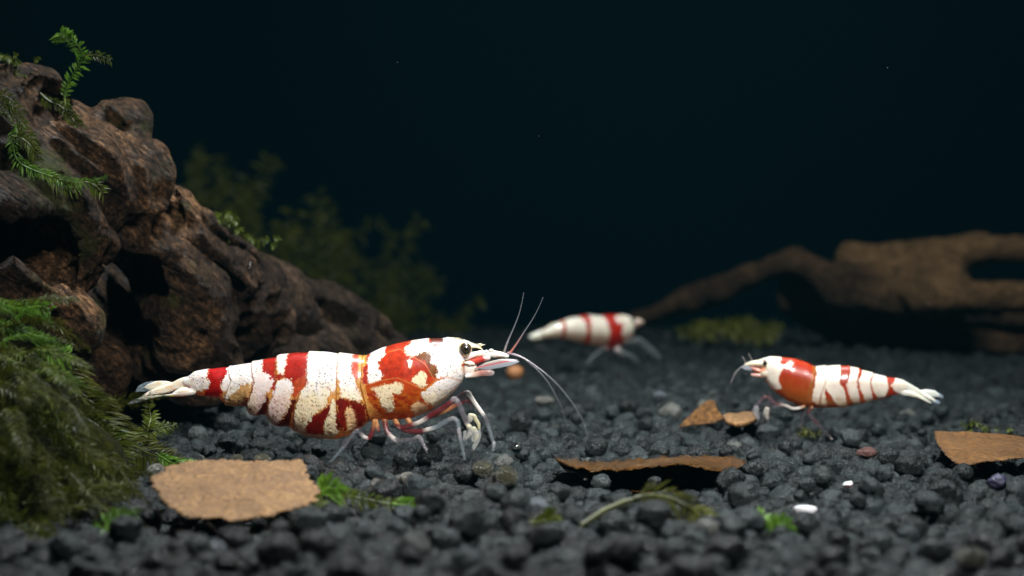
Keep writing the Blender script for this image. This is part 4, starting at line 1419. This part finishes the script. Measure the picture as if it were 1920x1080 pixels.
ptube(f3, SH3, 'leg', Z8((1100, 630), (1080, 660), (1150, 690), (1230, 720), (1300, 780)), [6, 7, 6, 4, 3], [GL((.6, .5, .48), .7), GL((.6, .5, .48), .7), CL3, CL3, CL3], -14)
ptube(f3, SH3, 'leg', Z8((1000, 640), (940, 640), (880, 680), (820, 730), (760, 800)), [5, 5, 4, 4, 3], [GL((.35, .1, .1), .6), CL3, CL3, CL3, CL3], -14)
ptube(f3, SH3, 'leg', Z8((1060, 640), (1010, 680), (1000, 740), (990, 810)), [5, 5, 4, 3], [GL((.35, .1, .1), .6), CL3, CL3, CL3], 8)


# ------------------------------------------------------------------ fallen leaves
def leaf_sheet(name, outline, dfun, m, label, cat, thick=0.007, jag=0.0, lump=0.03, nfreq=1.2, seed=0, group=None, jn=46):
    p = np.array(outline, float)
    q = np.vstack([p, p[:1]])
    Ls = np.concatenate([[0], np.cumsum(np.linalg.norm(np.diff(q, axis=0), axis=1))])
    mN = 240
    t = np.linspace(0, Ls[-1], mN, endpoint=False)
    p = np.stack([np.interp(t, Ls, q[:, k]) for k in (0, 1)], 1)
    c = p.mean(0)
    if jag:
        ph = (np.arange(mN) * jn / mN + 0.6 * RS.rand(mN)) % 1.0
        p = c + (p - c) * (1 + jag * (ph - 0.5) + jag * 0.5 * RS.uniform(-1, 1, mN))[:, None]
    rings = 22
    rows = [c + (p - c) * (1 - k / rings) for k in range(rings)]
    A = np.vstack(rows + [c[None]])
    W0 = P(A[:, 0], A[:, 1], dfun(A[:, 0], A[:, 1]))
    n0 = np.cross(W0[0] - W0[mN // 3], W0[0] - W0[2 * mN // 3])
    n0 /= np.linalg.norm(n0)
    if n0[2] < 0: n0 = -n0
    W0 = W0 + n0 * (lump * vnoise(W0, nfreq, seed) + lump * .35 * vnoise(W0, nfreq * 4, seed + 1) + 0.006 * vnoise(W0 * [1, .5, 1], 14, seed + 2))[:, None]
    nV = len(W0)
    F = []
    for k in range(rings - 1):
        for j in range(mN):
            a, b = k * mN + j, k * mN + (j + 1) % mN
            F.append((a, b, b + mN, a + mN))
    for j in range(mN):
        F.append(((rings - 1) * mN + j, (rings - 1) * mN + (j + 1) % mN, nV - 1))
    top_ = F
    e1, e2 = np.array(W0[F[200][1]] - W0[F[200][0]]), np.array(W0[F[200][3]] - W0[F[200][0]])
    up = np.cross(e1, e2)[2] > 0
    if not up: top_ = [f[::-1] for f in F]
    botf = [tuple(i + nV for i in f[::-1]) for f in top_]
    sides = []
    for j in range(mN):
        a, b = j, (j + 1) % mN
        s_ = (b, a, a + nV, b + nV)
        sides.append(s_ if up else s_[::-1])
    V = np.vstack([W0, W0 - n0 * thick])
    o = obj(name, V, top_ + botf + sides, m)
    return tagp(o, label, cat, group)


ZL = lambda *p: zc(p, 260, 820, 3.2)
tl = ZL((72, 300), (100, 262), (150, 228), (220, 200), (300, 180), (390, 168), (480, 164), (590, 172), (700, 182), (800, 186), (900, 184), (980, 180), (985, 215), (1030, 262), (1032, 295), (1088, 340), (1070, 380), (1040, 410), (985, 436), (880, 455), (780, 472), (690, 474), (600, 490), (545, 506), (490, 480), (400, 500), (340, 490), (280, 468), (225, 438), (170, 410), (125, 372), (92, 335))
leaf_sheet('dead_leaf', tl, lambda x, y: 10.15 - 1.15 * (y - 872) / 104, M['leaf_tan'], 'flat tan leaf piece with ragged toothed edge lying below the large shrimp', 'leaf', jag=0.06, lump=0.06, nfreq=1.0, seed=5, group='dead leaves on the gravel')
ZR = lambda *p: zc(p, 1400, 760, 3.375)
rl = ZR((1190, 155), (1320, 158), (1450, 165), (1755, 192), (1960, 215), (2000, 300), (1755, 318), (1560, 345), (1400, 362), (1320, 355), (1230, 285), (1195, 205))
leaf_sheet('dead_leaf', rl, lambda x, y: 12.6 - 1.35 * (y - 806) / 60, M['leaf_rust'], 'orange brown leaf piece with a straight cut side at the right edge', 'leaf', jag=0.03, lump=0.025, seed=8, group='dead leaves on the gravel')
ZF = lambda *p: zc(p, 900, 640, 3.84)
leaf_sheet('dead_leaf', ZF((1435, 612), (1520, 520), (1600, 450), (1650, 425), (1690, 425), (1700, 470), (1755, 548), (1690, 575), (1600, 592), (1510, 600)), lambda x, y: 14.1 + 0.2 * (800 - y) / 50, M['leaf_rust'], 'small triangular brown leaf scrap standing on the gravel left of the smaller shrimp', 'leaf', jag=0.03, lump=0.02, seed=9, thick=.02, group='dead leaves on the gravel')
leaf_sheet('dead_leaf', ZF((1750, 548), (1800, 525), (1860, 513), (1930, 520), (1985, 540), (1995, 565), (1930, 590), (1840, 602), (1790, 590)), lambda x, y: 14.0 + 0.5 * (796 - y) / 22, M['leaf_tan'], 'small curled tan leaf scrap just under the head of the smaller shrimp', 'leaf', jag=0.02, lump=0.05, nfreq=3, seed=10, thick=.03, group='dead leaves on the gravel')

# curled leaf, open towards the camera
ZCu = lambda *p: zc(p, 860, 800, 3.2)
n_ = 70
t = np.linspace(0, 1, n_)
back = np.array(ZCu((580, 186), (700, 200), (880, 212), (1000, 200), (1200, 184), (1400, 178), (1620, 176), (1745, 212)))
lip = np.array(ZCu((582, 194), (700, 245), (800, 264), (1000, 260), (1200, 234), (1350, 226), (1500, 250), (1640, 272)))
low = np.array(ZCu((700, 270), (760, 300), (860, 350), (1000, 385), (1200, 400), (1400, 400), (1550, 380), (1660, 300)))


def sam(a):
    L_ = np.linspace(0, 1, len(a))
    return np.stack([np.interp(t, L_, a[:, k]) for k in (0, 1)], 1)


bk, lp, lw_ = sam(back), sam(lip), sam(low)
bk[:, 1] += RS.uniform(-.8, .6, n_)
lp[:, 1] += RS.uniform(-.9, .9, n_)
Dl, Db, Dw = 11.05, 11.75, 11.2
rows = []
for s in np.linspace(0, 1, 8):
    q = lp * (1 - s) + bk * s
    rows.append(P(q[:, 0], q[:, 1], Dl + (Db - Dl) * s) + np.array([0, 0, 1]) * (0.012 * vnoise(np.column_stack([q, q[:, :1]]), 0.09, 5))[:, None])
for s in np.linspace(0.12, 1, 9):
    q = bk * (1 - s) + lw_ * s
    rows.append(P(q[:, 0], q[:, 1] + 16 * math.sin(s * math.pi) * 0.6, Db + 0.12 * math.sin(s * math.pi) + (Dw - Db) * s))
K = len(rows)
A = np.vstack(rows)
I = np.arange(K * n_).reshape(K, n_)
Fq = np.stack([I[:-1, :-1], I[:-1, 1:], I[1:, 1:], I[1:, :-1]], -1).reshape(-1, 4)
cl = obj('dead_leaf', A, Fq, M['leaf_brown'])
sm_ = cl.modifiers.new('thickness', 'SOLIDIFY')
sm_.thickness = 0.010
sm_.offset = 0
tagp(cl, 'wet dark brown leaf curled open towards the viewer, centre right on the gravel', 'leaf', 'dead leaves on the gravel')


# ------------------------------------------------------------------ pebbles and small things
def pebble(px, py, rpx, m, label, cat='pebble', lift=0.0, sc=(1, 1, .8), name='pebble', seed=0, lump=.12, grp=True, d=None):
    if d is None: d = ground_d(py + rpx * 0.3, 0.03)
    r_ = rpx * d / FPX
    v, f = ICO[4]
    v = v * (1 + 1.5 * lump * vnoise(v + seed, 1.4, seed) + .6 * lump * vnoise(v + seed, 3.0, seed + 2) + 0.04 * vnoise(v, 8, seed + 3))[:, None] * np.array(sc)
    c = P(px, py, d) + np.array([0, 0, lift])
    me = make_mesh(name, v * r_, f)
    me.materials.append(m)
    o = bpy.data.objects.new(name, me)
    COL.objects.link(o)
    o.location = c
    o.rotation_euler = (0, 0, seed * 1.7)
    return tagp(o, label, cat, 'odd coloured pebbles in the gravel' if grp else None)


PEB = {}
PEB['pale'] = mat_plain('pebble_pale', (0.24, 0.235, 0.20), 0.3, 0.6, 26, 1.0, 0.06, col2=(0.05, 0.05, 0.048))
PEB['olive'] = mat_plain('pebble_olive', (0.095, 0.09, 0.048), 0.3, 0.6, 28, 1.0, 0.06, col2=(0.02, 0.022, 0.018))
PEB['white'] = mat_plain('shell_white', (0.72, 0.74, 0.78), 0.35, 0.15, 8, 0.2, 0.02, sss=.2)
PEB['orange'] = mat_plain('pebble_orange', (0.46, 0.20, 0.07), 0.6, 0.4, 9, 0.4, 0.03)
PEB['rose'] = mat_plain('pebble_rose', (0.11, 0.042, 0.034), 0.4, 0.6, 24, 0.8, 0.05)
PEB['blue'] = mat_plain('pebble_blue', (0.10, 0.12, 0.14), 0.3, 0.6, 18, 0.8, 0.05)
PEB['navy'] = mat_plain('pebble_navy', (0.035, 0.035, 0.075), 0.4, 0.5, 20, 0.5, 0.03)
pebble(965, 699, 16, PEB['orange'], 'round orange brown ball of wood or clay behind the feelers of the large shrimp', lump=.06, sc=(1, 1, .9), seed=1)
pebble(1625, 849, 16, PEB['rose'], 'reddish pebble in the black gravel below the smaller shrimp', sc=(1.2, 1, .62), seed=2)
pebble(292, 882, 17, PEB['pale'], 'pale grey pebble at the left tip of the tan leaf', seed=3)
pebble(710, 915, 19, PEB['pale'], 'pale grey pebble right of the tan leaf', seed=4, sc=(1, 1, .9))
pebble(763, 899, 16, PEB['pale'], 'pale speckled pebble between two front feet of the large shrimp', seed=5, sc=(1.1, 1, .8))
pebble(905, 881, 20, PEB['olive'], 'yellowish grey pebble under the front feet of the large shrimp', seed=6)
pebble(948, 895, 24, PEB['olive'], 'large olive brown pebble left of the curled leaf', seed=7, sc=(1.05, 1, .8))
pebble(444, 862, 13, PEB['olive'], 'olive pebble at the upper edge of the tan leaf, left one', seed=8)
pebble(492, 863, 16, PEB['olive'], 'olive pebble at the upper edge of the tan leaf, right one', seed=9)
pebble(1021, 751, 22, PEB['pale'], 'flat pale stone behind the long drooping feelers', seed=10, sc=(1, .8, .38))
pebble(1235, 743, 13, PEB['blue'], 'round bluish grey pebble in the middle distance', seed=11)
pebble(1590, 908, 11, PEB['white'], 'small bright white chip lying right of the curled leaf', seed=12, sc=(1.1, .8, .5), lump=.25)
pebble(1870, 905, 19, PEB['navy'], 'dark blue pebble below the right leaf', seed=13)
pebble(398, 1030, 24, PEB['blue'], 'blurred pale bluish pebble below the tan leaf', seed=14, sc=(1, 1, .8))
pebble(1008, 953, 26, PEB['blue'], 'bluish grey pebble above the small moss sprig at bottom centre', seed=15, sc=(1, 1, .75))
pebble(1820, 1048, 30, PEB['olive'], 'blurred greyish tan pebble in the bottom right corner', seed=16)
# white shell chip: a curved wedge
zs = lambda *p: zc(p, 1400, 760, 3.375)
fw = Frame(9.75)
V, F, A = lens(zs((302, 650), (330, 636), (390, 634), (440, 645), (455, 662), (430, 685), (395, 685), (355, 692), (322, 712), (308, 685)), 7, fw, 0, rim=.5, dfun=lambda r_: 0.02 * (r_[:, 0] - 1512) ** 2)
sh = obj('shell_chip', V, F, PEB['white'])
tagp(sh, 'white curved shell chip lying on the gravel at lower right', 'shell')
# glass bead
m, nt, b = mat('clear_glass')
b.inputs['Transmission Weight'].default_value = 1
b.inputs['Roughness'].default_value = 0.03
b.inputs['IOR'].default_value = 1.4
b.inputs['Base Color'].default_value = (0.95, 0.93, 0.92, 1)
pebble(968, 840, 10.5, m, 'tiny clear glassy bead on the gravel right of the front legs', 'bead', sc=(1, 1, 1.02), lump=.03, name='glass_bead', grp=False, d=11.95)
pebble(469, 498, 6, m, 'tiny silver air bubble in a dimple of the driftwood', 'bubble', sc=(1, 1, 1), lump=0, name='air_bubble', grp=False, d=13.55)


# ------------------------------------------------------------------ moss
def frond(pts, leaf, gap, wid=0.28, r=0.012, sweep=0.75, spread=0.35, taper=True, seed=0, jitter=.3, updir=None, bend=0.2, sides=2, rough=.25, both=True):
    """a stem with narrow leaflets; pts in world"""
    R = np.random.RandomState(seed)
    pts = np.asarray(pts, float)
    L_ = np.sum(np.linalg.norm(np.diff(pts, axis=0), axis=1))
    n = max(6, int(L_ / gap))
    c = catmull(pts, n)
    T = np.gradient(c, axis=0)
    T /= np.linalg.norm(T, axis=1)[:, None] + 1e-12
    V, F, _ = tube(pts, np.linspace(r, r * .35, len(pts)), 5, n=max(6, n // 2))
    V = list(map(tuple, V))
    up = np.array(updir if updir is not None else (0, -1, .25), float)
    for i in range(1, n):
        t = i / n
        env = (0.55 + 0.75 * math.sin(math.pi * min(1, t * .9 + .12)) ** .8) if taper else 1
        if t > .9 and taper: env *= .8
        for s in ((-1, 1) if both else (-1,)):
            for kk in range(sides):
                ln = leaf * env * R.uniform(1 - jitter, 1 + jitter)
                sd = np.cross(T[i], up)
                sd /= np.linalg.norm(sd) + 1e-9
                nn = np.cross(sd, T[i])
                dirv = T[i] * R.uniform(sweep - rough, sweep + rough) + s * sd + nn * R.uniform(-spread, spread)
                dirv /= np.linalg.norm(dirv)
                wv = np.cross(dirv, nn + R.uniform(-.5, .5, 3))
                wv /= np.linalg.norm(wv) + 1e-9
                dn = -np.array([0, 0, 1.0]) * bend * ln
                b0 = c[i] + T[i] * R.uniform(-.5, .5) * gap
                mid = b0 + dirv * ln * .5
                tip = b0 + dirv * ln + dn
                k = len(V)
                hw = wid * ln * .5
                cup = np.cross(wv, dirv) * hw * .5
                V += [tuple(b0), tuple(mid + wv * hw + cup), tuple(tip), tuple(mid - wv * hw + cup), tuple(mid)]
                F += [(k, k + 4, k + 1), (k + 1, k + 4, k + 2), (k, k + 3, k + 4), (k + 4, k + 3, k + 2)]
    return np.array(V), F


def px_path(pts):
    a = np.array(pts, float)
    return P(a[:, 0], a[:, 1], a[:, 2])


def sprig(name, label, paths, m, cat='moss', group=None, **kw):
    base = px_path(paths[0][0])[0]
    if len(paths) == 1:
        kk = dict(kw)
        kk.update(paths[0][1])
        V, F = frond(px_path(paths[0][0]), **kk)
        me = make_mesh(name, V - base, F, smooth=False)
        me.materials.append(m)
        o = bpy.data.objects.new(name, me)
        COL.objects.link(o)
        o.location = base
        return tagp(o, label, cat, group)
    e_ = empty(name, base, label, cat, group)
    for i, (p_, k_) in enumerate(paths):
        kk = dict(kw)
        kk.update(k_)
        mm = kk.pop('m', m)
        V, F = frond(px_path(p_), seed=i + 3, **kk)
        obj('frond', V, F, mm, parent=e_, smooth=False)
    return e_


u12 = 12 / FPX
# sprout standing on the stump
sprig('moss_sprout', 'bright green moss sprout standing up on top of the driftwood stump', [
    ([(121, 185, 12.9), (126, 160, 12.9), (140, 135, 12.85), (154, 110, 12.8), (150, 90, 12.75), (135, 75, 12.75), (120, 66, 12.75)], dict(leaf=.06, gap=.022, sides=1, m=M['moss_bright'])),
    ([(128, 80, 12.75), (122, 70, 12.75), (114, 62, 12.75)], dict(leaf=.065, gap=.008, sides=3, m=M['moss_bright'], sweep=.5, spread=.9)),
    ([(154, 108, 12.8), (172, 104, 12.8), (190, 106, 12.8), (206, 113, 12.8)], dict(leaf=.04, gap=.02)),
    ([(121, 185, 12.9), (124, 205, 12.75), (134, 222, 12.7), (150, 240, 12.65), (165, 262, 12.65)], dict(leaf=.05, gap=.02)),
    ([(75, 175, 12.7), (92, 190, 12.7), (115, 200, 12.7), (130, 215, 12.7)], dict(leaf=.045, gap=.02))], M['moss_mid'], wid=.3, r=.010)
# strands in the groove
sprig('moss_strand', 'bright green moss strand lying across the groove of the stump', [
    ([(30, 235, 12.3), (24, 265, 12.25), (32, 300, 12.2), (60, 318, 12.2), (95, 330, 12.2), (130, 341, 12.2), (165, 341, 12.2), (200, 332, 12.2)], dict(leaf=.05, gap=.02, spread=.8, wid=.15, m=M['moss_bright'])),
    ([(22, 255, 12.25), (45, 262, 12.25), (62, 280, 12.25), (72, 300, 12.3)], dict(leaf=.06, gap=.016)),
    ([(20, 235, 12.3), (35, 240, 12.3), (52, 255, 12.3), (62, 272, 12.3)], dict(leaf=.06, gap=.016)),
    ([(90, 330, 12.2), (110, 345, 12.2), (125, 352, 12.2), (150, 352, 12.2)], dict(leaf=.06, gap=.016)),
    ([(160, 341, 12.2), (178, 348, 12.2), (192, 362, 12.2)], dict(leaf=.06, gap=.018))], M['moss_mid'], wid=.17, r=.007, spread=.8)
sprig('moss_strand', 'darker moss strands on the left edge of the stump, above the bright one', [
    ([(-10, 205, 12.15), (10, 195, 12.15), (28, 200, 12.15), (45, 215, 12.2)], dict(leaf=.05, gap=.016)),
    ([(-10, 185, 12.15), (8, 180, 12.15), (25, 190, 12.15)], dict(leaf=.05, gap=.016)),
    ([(0, 215, 12.15), (15, 212, 12.15), (35, 225, 12.2), (48, 240, 12.2)], dict(leaf=.05, gap=.016))], M['moss_mid'], wid=.17, r=.006, spread=.8)


def patch(name, label, pts, m, n, leaf, seed, dj=.1, gap=.018, L0=22):
    e_ = empty(name, P(*pts[0]), label, 'moss')
    R = np.random.RandomState(seed)
    for i in range(n):
        q = pts[R.randint(len(pts))]
        x, y, d_ = q[0] + R.normal(0, 14), q[1] + R.normal(0, 6), q[2] + R.normal(0, dj)
        a = R.uniform(-.6, 3.7)
        l = R.uniform(.6, 1.3) * L0
        V, F = frond(P(np.array([x, x + l * .5 * math.cos(a), x + l * math.cos(a)]), np.array([y, y - l * .3 * abs(math.sin(a)) - 2, y - l * .35 * math.sin(a)]), np.array([d_, d_ - .03, d_ - .06])), leaf, gap, .3, .006, seed=seed + i)
        obj('frond', V, F, m, parent=e_, smooth=False)
    return e_


patch('moss_tuft', 'small green moss tuft on the ridge behind the stump', [(400, 412, 14.05), (420, 412, 14.05), (440, 420, 14.1)], M['moss_mid'], 16, .035, 70, L0=13)
patch('moss_tuft', 'faint moss tuft on the rounded shoulder of the driftwood ridge', [(455, 440, 14.2), (480, 450, 14.3), (490, 462, 14.4), (440, 450, 14.1)], M['moss_mid'], 18, .03, 90, L0=12)
patch('moss_tuft', 'thin fringe of moss on the very top of the stump', [(5, 112, 12.95), (20, 114, 12.95), (35, 120, 12.95), (48, 140, 12.9)], M['moss_mid'], 16, .03, 110, L0=11)

# the big cushion at lower left
MCORE = mat_plain('moss_core', (0.012, 0.013, 0.004), .95, .5, 8, .8, .05)
MCORE.node_tree.nodes['Principled BSDF'].inputs['Specular IOR Level'].default_value = 0.05
mc = empty('moss_cushion', P(60, 900, 10.6), 'big dark green cushion of feathery moss in the lower left corner', 'moss')
prims = [S(-10, 760, 10.9, 130), S(60, 900, 10.6, 130), S(-60, 900, 10.6, 120), S(140, 930, 10.9, 90), S(60, 800, 11.1, 110)]
V, F = implicit(prims, [], (-4.2, -3.2, -.35), (-1.7, 0.6, 1.4), 0.04, k=.15)
V = roughen(V, F, (0.3, 0, -1), a1=.1, ag=.05, seed=61)
obj('cushion_core', V, F, MCORE, parent=mc)
R = np.random.RandomState(12)
SHP = []
for s in range(10):
    L_ = 0.55 + 0.04 * s
    pts = np.array([[0, 0, 0], [L_ * .35, 0, .05], [L_ * .7, 0, -.02], [L_, 0, -.16]]) + R.normal(0, .02, (4, 3))
    V, F = frond(pts, .068, .012, .085, .005, seed=200 + s, updir=(0, 0, 1), sweep=.9, spread=.7, bend=.15, sides=2, rough=.4)
    SHP.append((V, F))
mesh_sets = {}
for nm in ('moss_dark', 'moss_mid', 'moss_bright'):
    mesh_sets[nm] = []
    for V, F in SHP:
        me = make_mesh('frond', V, F, smooth=False)
        me.materials.append(M[nm])
        mesh_sets[nm].append(me)
edge = np.array([(0, 545), (70, 600), (120, 650), (150, 720), (200, 790), (240, 850), (250, 920), (230, 1000), (260, 1080)])
for i in range(230):
    py = R.uniform(560, 1090)
    xe = np.interp(py, edge[:, 1], edge[:, 0]) - 75
    px = xe - abs(R.normal(0, .6)) * (xe + 60)
    d_ = 10.15 + (xe - px) / 300 * -0.25 + (0.5 if py < 700 else 0) + R.uniform(-.35, .35) - max(0, py - 900) / 180 * .9
    nm = R.choice(['moss_dark', 'moss_mid', 'moss_bright'], p=[.5, .34, .16] if py < 760 else [.78, .19, .03])  # mostly dark fronds low down: the corner's shade is put into their colour
    o = bpy.data.objects.new('frond', mesh_sets[nm][R.randint(10)])
    COL.objects.link(o)
    o.parent = mc
    o.location = P(px, py, d_) - np.array(mc.location)
    a = R.normal(.72, .6)
    o.rotation_euler = (R.uniform(-1.2, 1.2), a, R.uniform(-1.3, .8))
    o.scale = [R.uniform(.5, .95)] * 3
# fronds that read one by one at its edge
for p_, k_ in [
    ([(40, 625, 10.7), (70, 650, 10.7), (100, 665, 10.7), (130, 662, 10.75)], dict(leaf=.075, gap=.02, m=M['moss_bright'], r=.016)),
    ([(30, 600, 10.6), (50, 580, 10.6), (75, 575, 10.6), (92, 580, 10.6)], dict(leaf=.05, gap=.03, m=M['moss_bright'], r=.014)),
    ([(50, 690, 10.5), (58, 720, 10.45), (62, 750, 10.4), (60, 785, 10.4)], dict(leaf=.06, gap=.035, m=M['moss_mid'], r=.014)),
    ([(60, 650, 11.0), (95, 695, 10.95), (135, 735, 10.95), (175, 770, 11.0), (215, 810, 11.1), (262, 842, 11.2), (300, 858, 11.3), (350, 870, 11.4)], dict(leaf=.13, gap=.020, wid=.11, spread=.5, m=M['moss_dark'], r=.010)),
    ([(292, 850, 11.3), (318, 866, 11.3), (340, 873, 11.35), (366, 870, 11.4)], dict(leaf=.055, gap=.014, m=M['moss_bright'], r=.008)),
    ([(222, 826, 11.25), (245, 818, 11.3), (270, 811, 11.35), (300, 803, 11.4), (328, 797, 11.45)], dict(leaf=.05, gap=.015, m=M['moss_mid'], r=.008)),
    ([(276, 808, 11.35), (280, 795, 11.35), (283, 780, 11.4), (278, 760, 11.4)], dict(leaf=.05, gap=.014, m=M['moss_mid'], r=.007)),
    ([(120, 660, 11.0), (150, 720, 11), (180, 760, 11), (230, 800, 11.1)], dict(leaf=.11, gap=.02, wid=.11, spread=.5, m=M['moss_dark'], r=.010)),
    ([(150, 780, 10.8), (185, 800, 10.8), (215, 830, 10.8), (240, 870, 10.8)], dict(leaf=.12, gap=.02, wid=.11, spread=.5, m=M['moss_mid'], r=.010)),
    ([(185, 1075, 9.0), (190, 1035, 9.0), (195, 995, 9.05), (215, 970, 9.1), (255, 962, 9.1)], dict(leaf=.06, gap=.03, m=M['moss_bright'], r=.02)),
    ([(190, 1000, 9.0), (205, 1030, 9.0), (215, 1060, 8.95), (222, 1085, 8.9)], dict(leaf=.07, gap=.025, m=M['moss_bright'], r=.018)),
    ([(5, 1000, 9.6), (40, 985, 9.6), (80, 985, 9.6)], dict(leaf=.08, gap=.02, m=M['moss_mid'], r=.016))]:
    k_ = dict(k_)
    mm = k_.pop('m')
    V, F = frond(px_path(p_), seed=int(p_[0][0]) + 17, **k_)
    obj('frond', V, F, mm, parent=mc, smooth=False)

# loose sprigs on the gravel
sprig('moss_sprig', 'green moss sprig trailing from the right end of the tan leaf', [
    ([(570, 960, 9.5), (590, 930, 9.6), (615, 925, 9.7), (640, 930, 9.7), (680, 935, 9.7), (720, 943, 9.7), (752, 948, 9.7), (785, 952, 9.7)], dict(leaf=.05, gap=.03, r=.010)),
    ([(600, 928, 9.65), (610, 918, 9.65), (622, 916, 9.65), (640, 928, 9.7)], dict(leaf=.08, gap=.012, m=M['moss_bright'])),
    ([(735, 945, 9.7), (750, 947, 9.7), (770, 948, 9.7), (785, 953, 9.7)], dict(leaf=.055, gap=.012, m=M['moss_bright'])),
    ([(575, 965, 9.4), (590, 950, 9.5), (600, 938, 9.6)], dict(leaf=.07, gap=.015))], M['moss_mid'])
sprig('moss_sprig', 'arching olive moss stem in front of the curled leaf', [
    ([(1090, 985, 8.9), (1130, 958, 9.05), (1170, 940, 9.1), (1215, 930, 9.15), (1260, 936, 9.15), (1295, 955, 9.1), (1310, 975, 9.05)], dict(leaf=.02, gap=.05, r=.013)),
    ([(1190, 934, 9.12), (1220, 928, 9.15), (1255, 933, 9.15), (1290, 950, 9.1)], dict(leaf=.085, gap=.022, sweep=.8, both=True, spread=.4, wid=.12)),
    ([(1290, 950, 9.1), (1305, 962, 9.08), (1318, 975, 9.05)], dict(leaf=.07, gap=.015))], M['moss_dark'])
sprig('moss_sprig', 'tiny green moss bit on the gravel at bottom centre', [
    ([(985, 980, 9.0), (1005, 980, 9.0), (1025, 977, 9.0), (1050, 985, 9.0)], dict(leaf=.05, gap=.018)),
    ([(1020, 985, 9.0), (1030, 975, 9.0), (1040, 968, 9.0)], dict(leaf=.06, gap=.015))], M['moss_mid'])
sprig('moss_sprig', 'bright green moss bit on the gravel at lower right beside the white shell', [
    ([(1440, 1000, 9.0), (1436, 985, 9.05), (1420, 975, 9.1), (1408, 970, 9.1)], dict(leaf=.07, gap=.012)),
    ([(1445, 1003, 9.0), (1455, 990, 9.05), (1465, 985, 9.05), (1478, 982, 9.05)], dict(leaf=.06, gap=.014)),
    ([(1440, 1003, 9.0), (1445, 990, 9.0), (1442, 978, 9.0)], dict(leaf=.06, gap=.014))], M['moss_bright'])
patch('moss_tuft', 'flat green moss film on the gravel behind the right leaf', [(1820, 800, 13.4), (1860, 802, 13.4), (1885, 804, 13.4)], M['moss_mid'], 14, .022, 130, dj=.1, L0=8)
patch('moss_tuft', 'flat green moss film on the gravel under the smaller shrimp', [(1495, 812, 13.7), (1515, 810, 13.7), (1530, 814, 13.7)], M['moss_dark'], 12, .022, 150, dj=.1, L0=8)
patch('moss_tuft', 'blurred green moss cushion under the tip of the driftwood branch', [(1300, 628, 26), (1340, 620, 26), (1370, 612, 26), (1375, 622, 26), (1400, 626, 26), (1430, 632, 26)], M['moss_far'], 50, .10, 170, dj=.4, gap=.05, L0=22)


# plants behind the stump
def plant(px, pyb, d_, stems, label, seed):
    e_ = empty('water_plant', P(px, pyb, d_), label, 'plant', 'blurred plants behind the stump')
    R = np.random.RandomState(seed)
    for (x, y, lf) in [(a + R.normal(0, 30), b_ + 8 + abs(R.normal(0, 55)) * (k > 0), c) for (a, b_, c) in stems for k in (0, 1, 2)]:
        b_ = np.array([px * .5 + x * .5 + R.normal(0, 45) - 30, pyb])
        tip = np.array([x, y])
        mid1 = b_ * .6 + tip * .4 + [R.normal(0, 12), 0]
        mid2 = b_ * .3 + tip * .7 + [R.normal(0, 26), -8]
        dj = min(d_ + 3.5, 31.5) + R.normal(0, .7)
        V, F = frond(P(np.array([b_[0], mid1[0], mid2[0], tip[0]]), np.array([b_[1], mid1[1], mid2[1], tip[1]]), np.full(4, dj)), lf * 0.5, .10, .22, .014, seed=seed * 7 + int(x), sweep=.5, spread=.9, bend=.3, taper=False, jitter=.6)
        obj('stem', V, F, M['moss_far'], parent=e_, smooth=False)


plant(400, 660, 26, [(350, 300, .3), (405, 270, .32), (515, 288, .44), (470, 330, .32), (430, 380, .3)], 'tallest blurred olive plant, just right of the stump', 5)
plant(590, 650, 27, [(605, 365, .44), (560, 400, .36), (640, 440, .34), (520, 450, .3)], 'blurred olive plant with a bright head above the root', 6)
plant(720, 640, 28, [(735, 405, .34), (670, 470, .32), (770, 490, .30), (700, 530, .34)], 'blurred olive plant behind the tip of the root', 7)
plant(830, 625, 29, [(800, 500, .32), (850, 555, .30), (780, 560, .34), (830, 590, .3)], 'low blurred olive plant above the back of the large shrimp', 8)

# the murk of the water
hm = bpy.data.materials.new('water_murk')
hm.use_nodes = True
hm.node_tree.nodes.remove(hm.node_tree.nodes['Principled BSDF'])
pv = hm.node_tree.nodes.new('ShaderNodeVolumePrincipled')
pv.inputs['Color'].default_value = (0.14, 0.58, 0.74, 1)
pv.inputs['Density'].default_value = 0.00045
pv.inputs['Anisotropy'].default_value = 0.2
hm.node_tree.links.new(pv.outputs[0], hm.node_tree.nodes['Material Output'].inputs['Volume'])
hx = [(x, y, z) for z in (-2.0, 7.6) for x, y in ((-27, -14), (27, -14), (27, YW + 1.5), (-27, YW + 1.5))]
hz = obj('haze', hx, [(3, 2, 1, 0), (4, 5, 6, 7), (0, 1, 5, 4), (1, 2, 6, 5), (2, 3, 7, 6), (3, 0, 4, 7)], hm, smooth=False)
tagp(hz, kind='stuff')

# drifting specks in the water
for i, (px, py, d_, r_) in enumerate([(745, 117, 12.4, 1.0), (1664, 127, 12.2, 1.1), (1010, 255, 12.4, 0.9), (1740, 568, 18, 2)]):
    V, F = ball(P(px, py, d_), r_ * d_ / FPX, 8, 6)
    o = obj('drifting_speck', V, F, PEB['pale'])
    tagp(o, 'tiny pale speck drifting in the dark water, ' + ['upper left of centre', 'near the top right', 'above the middle shrimp', 'in front of the driftwood branch'][i], 'speck', 'specks drifting in the water')
print('TRIS', sum(len(o.data.loop_triangles) if o.data.calc_loop_triangles() is None else 0 for o in scene.objects if o.type == 'MESH'))
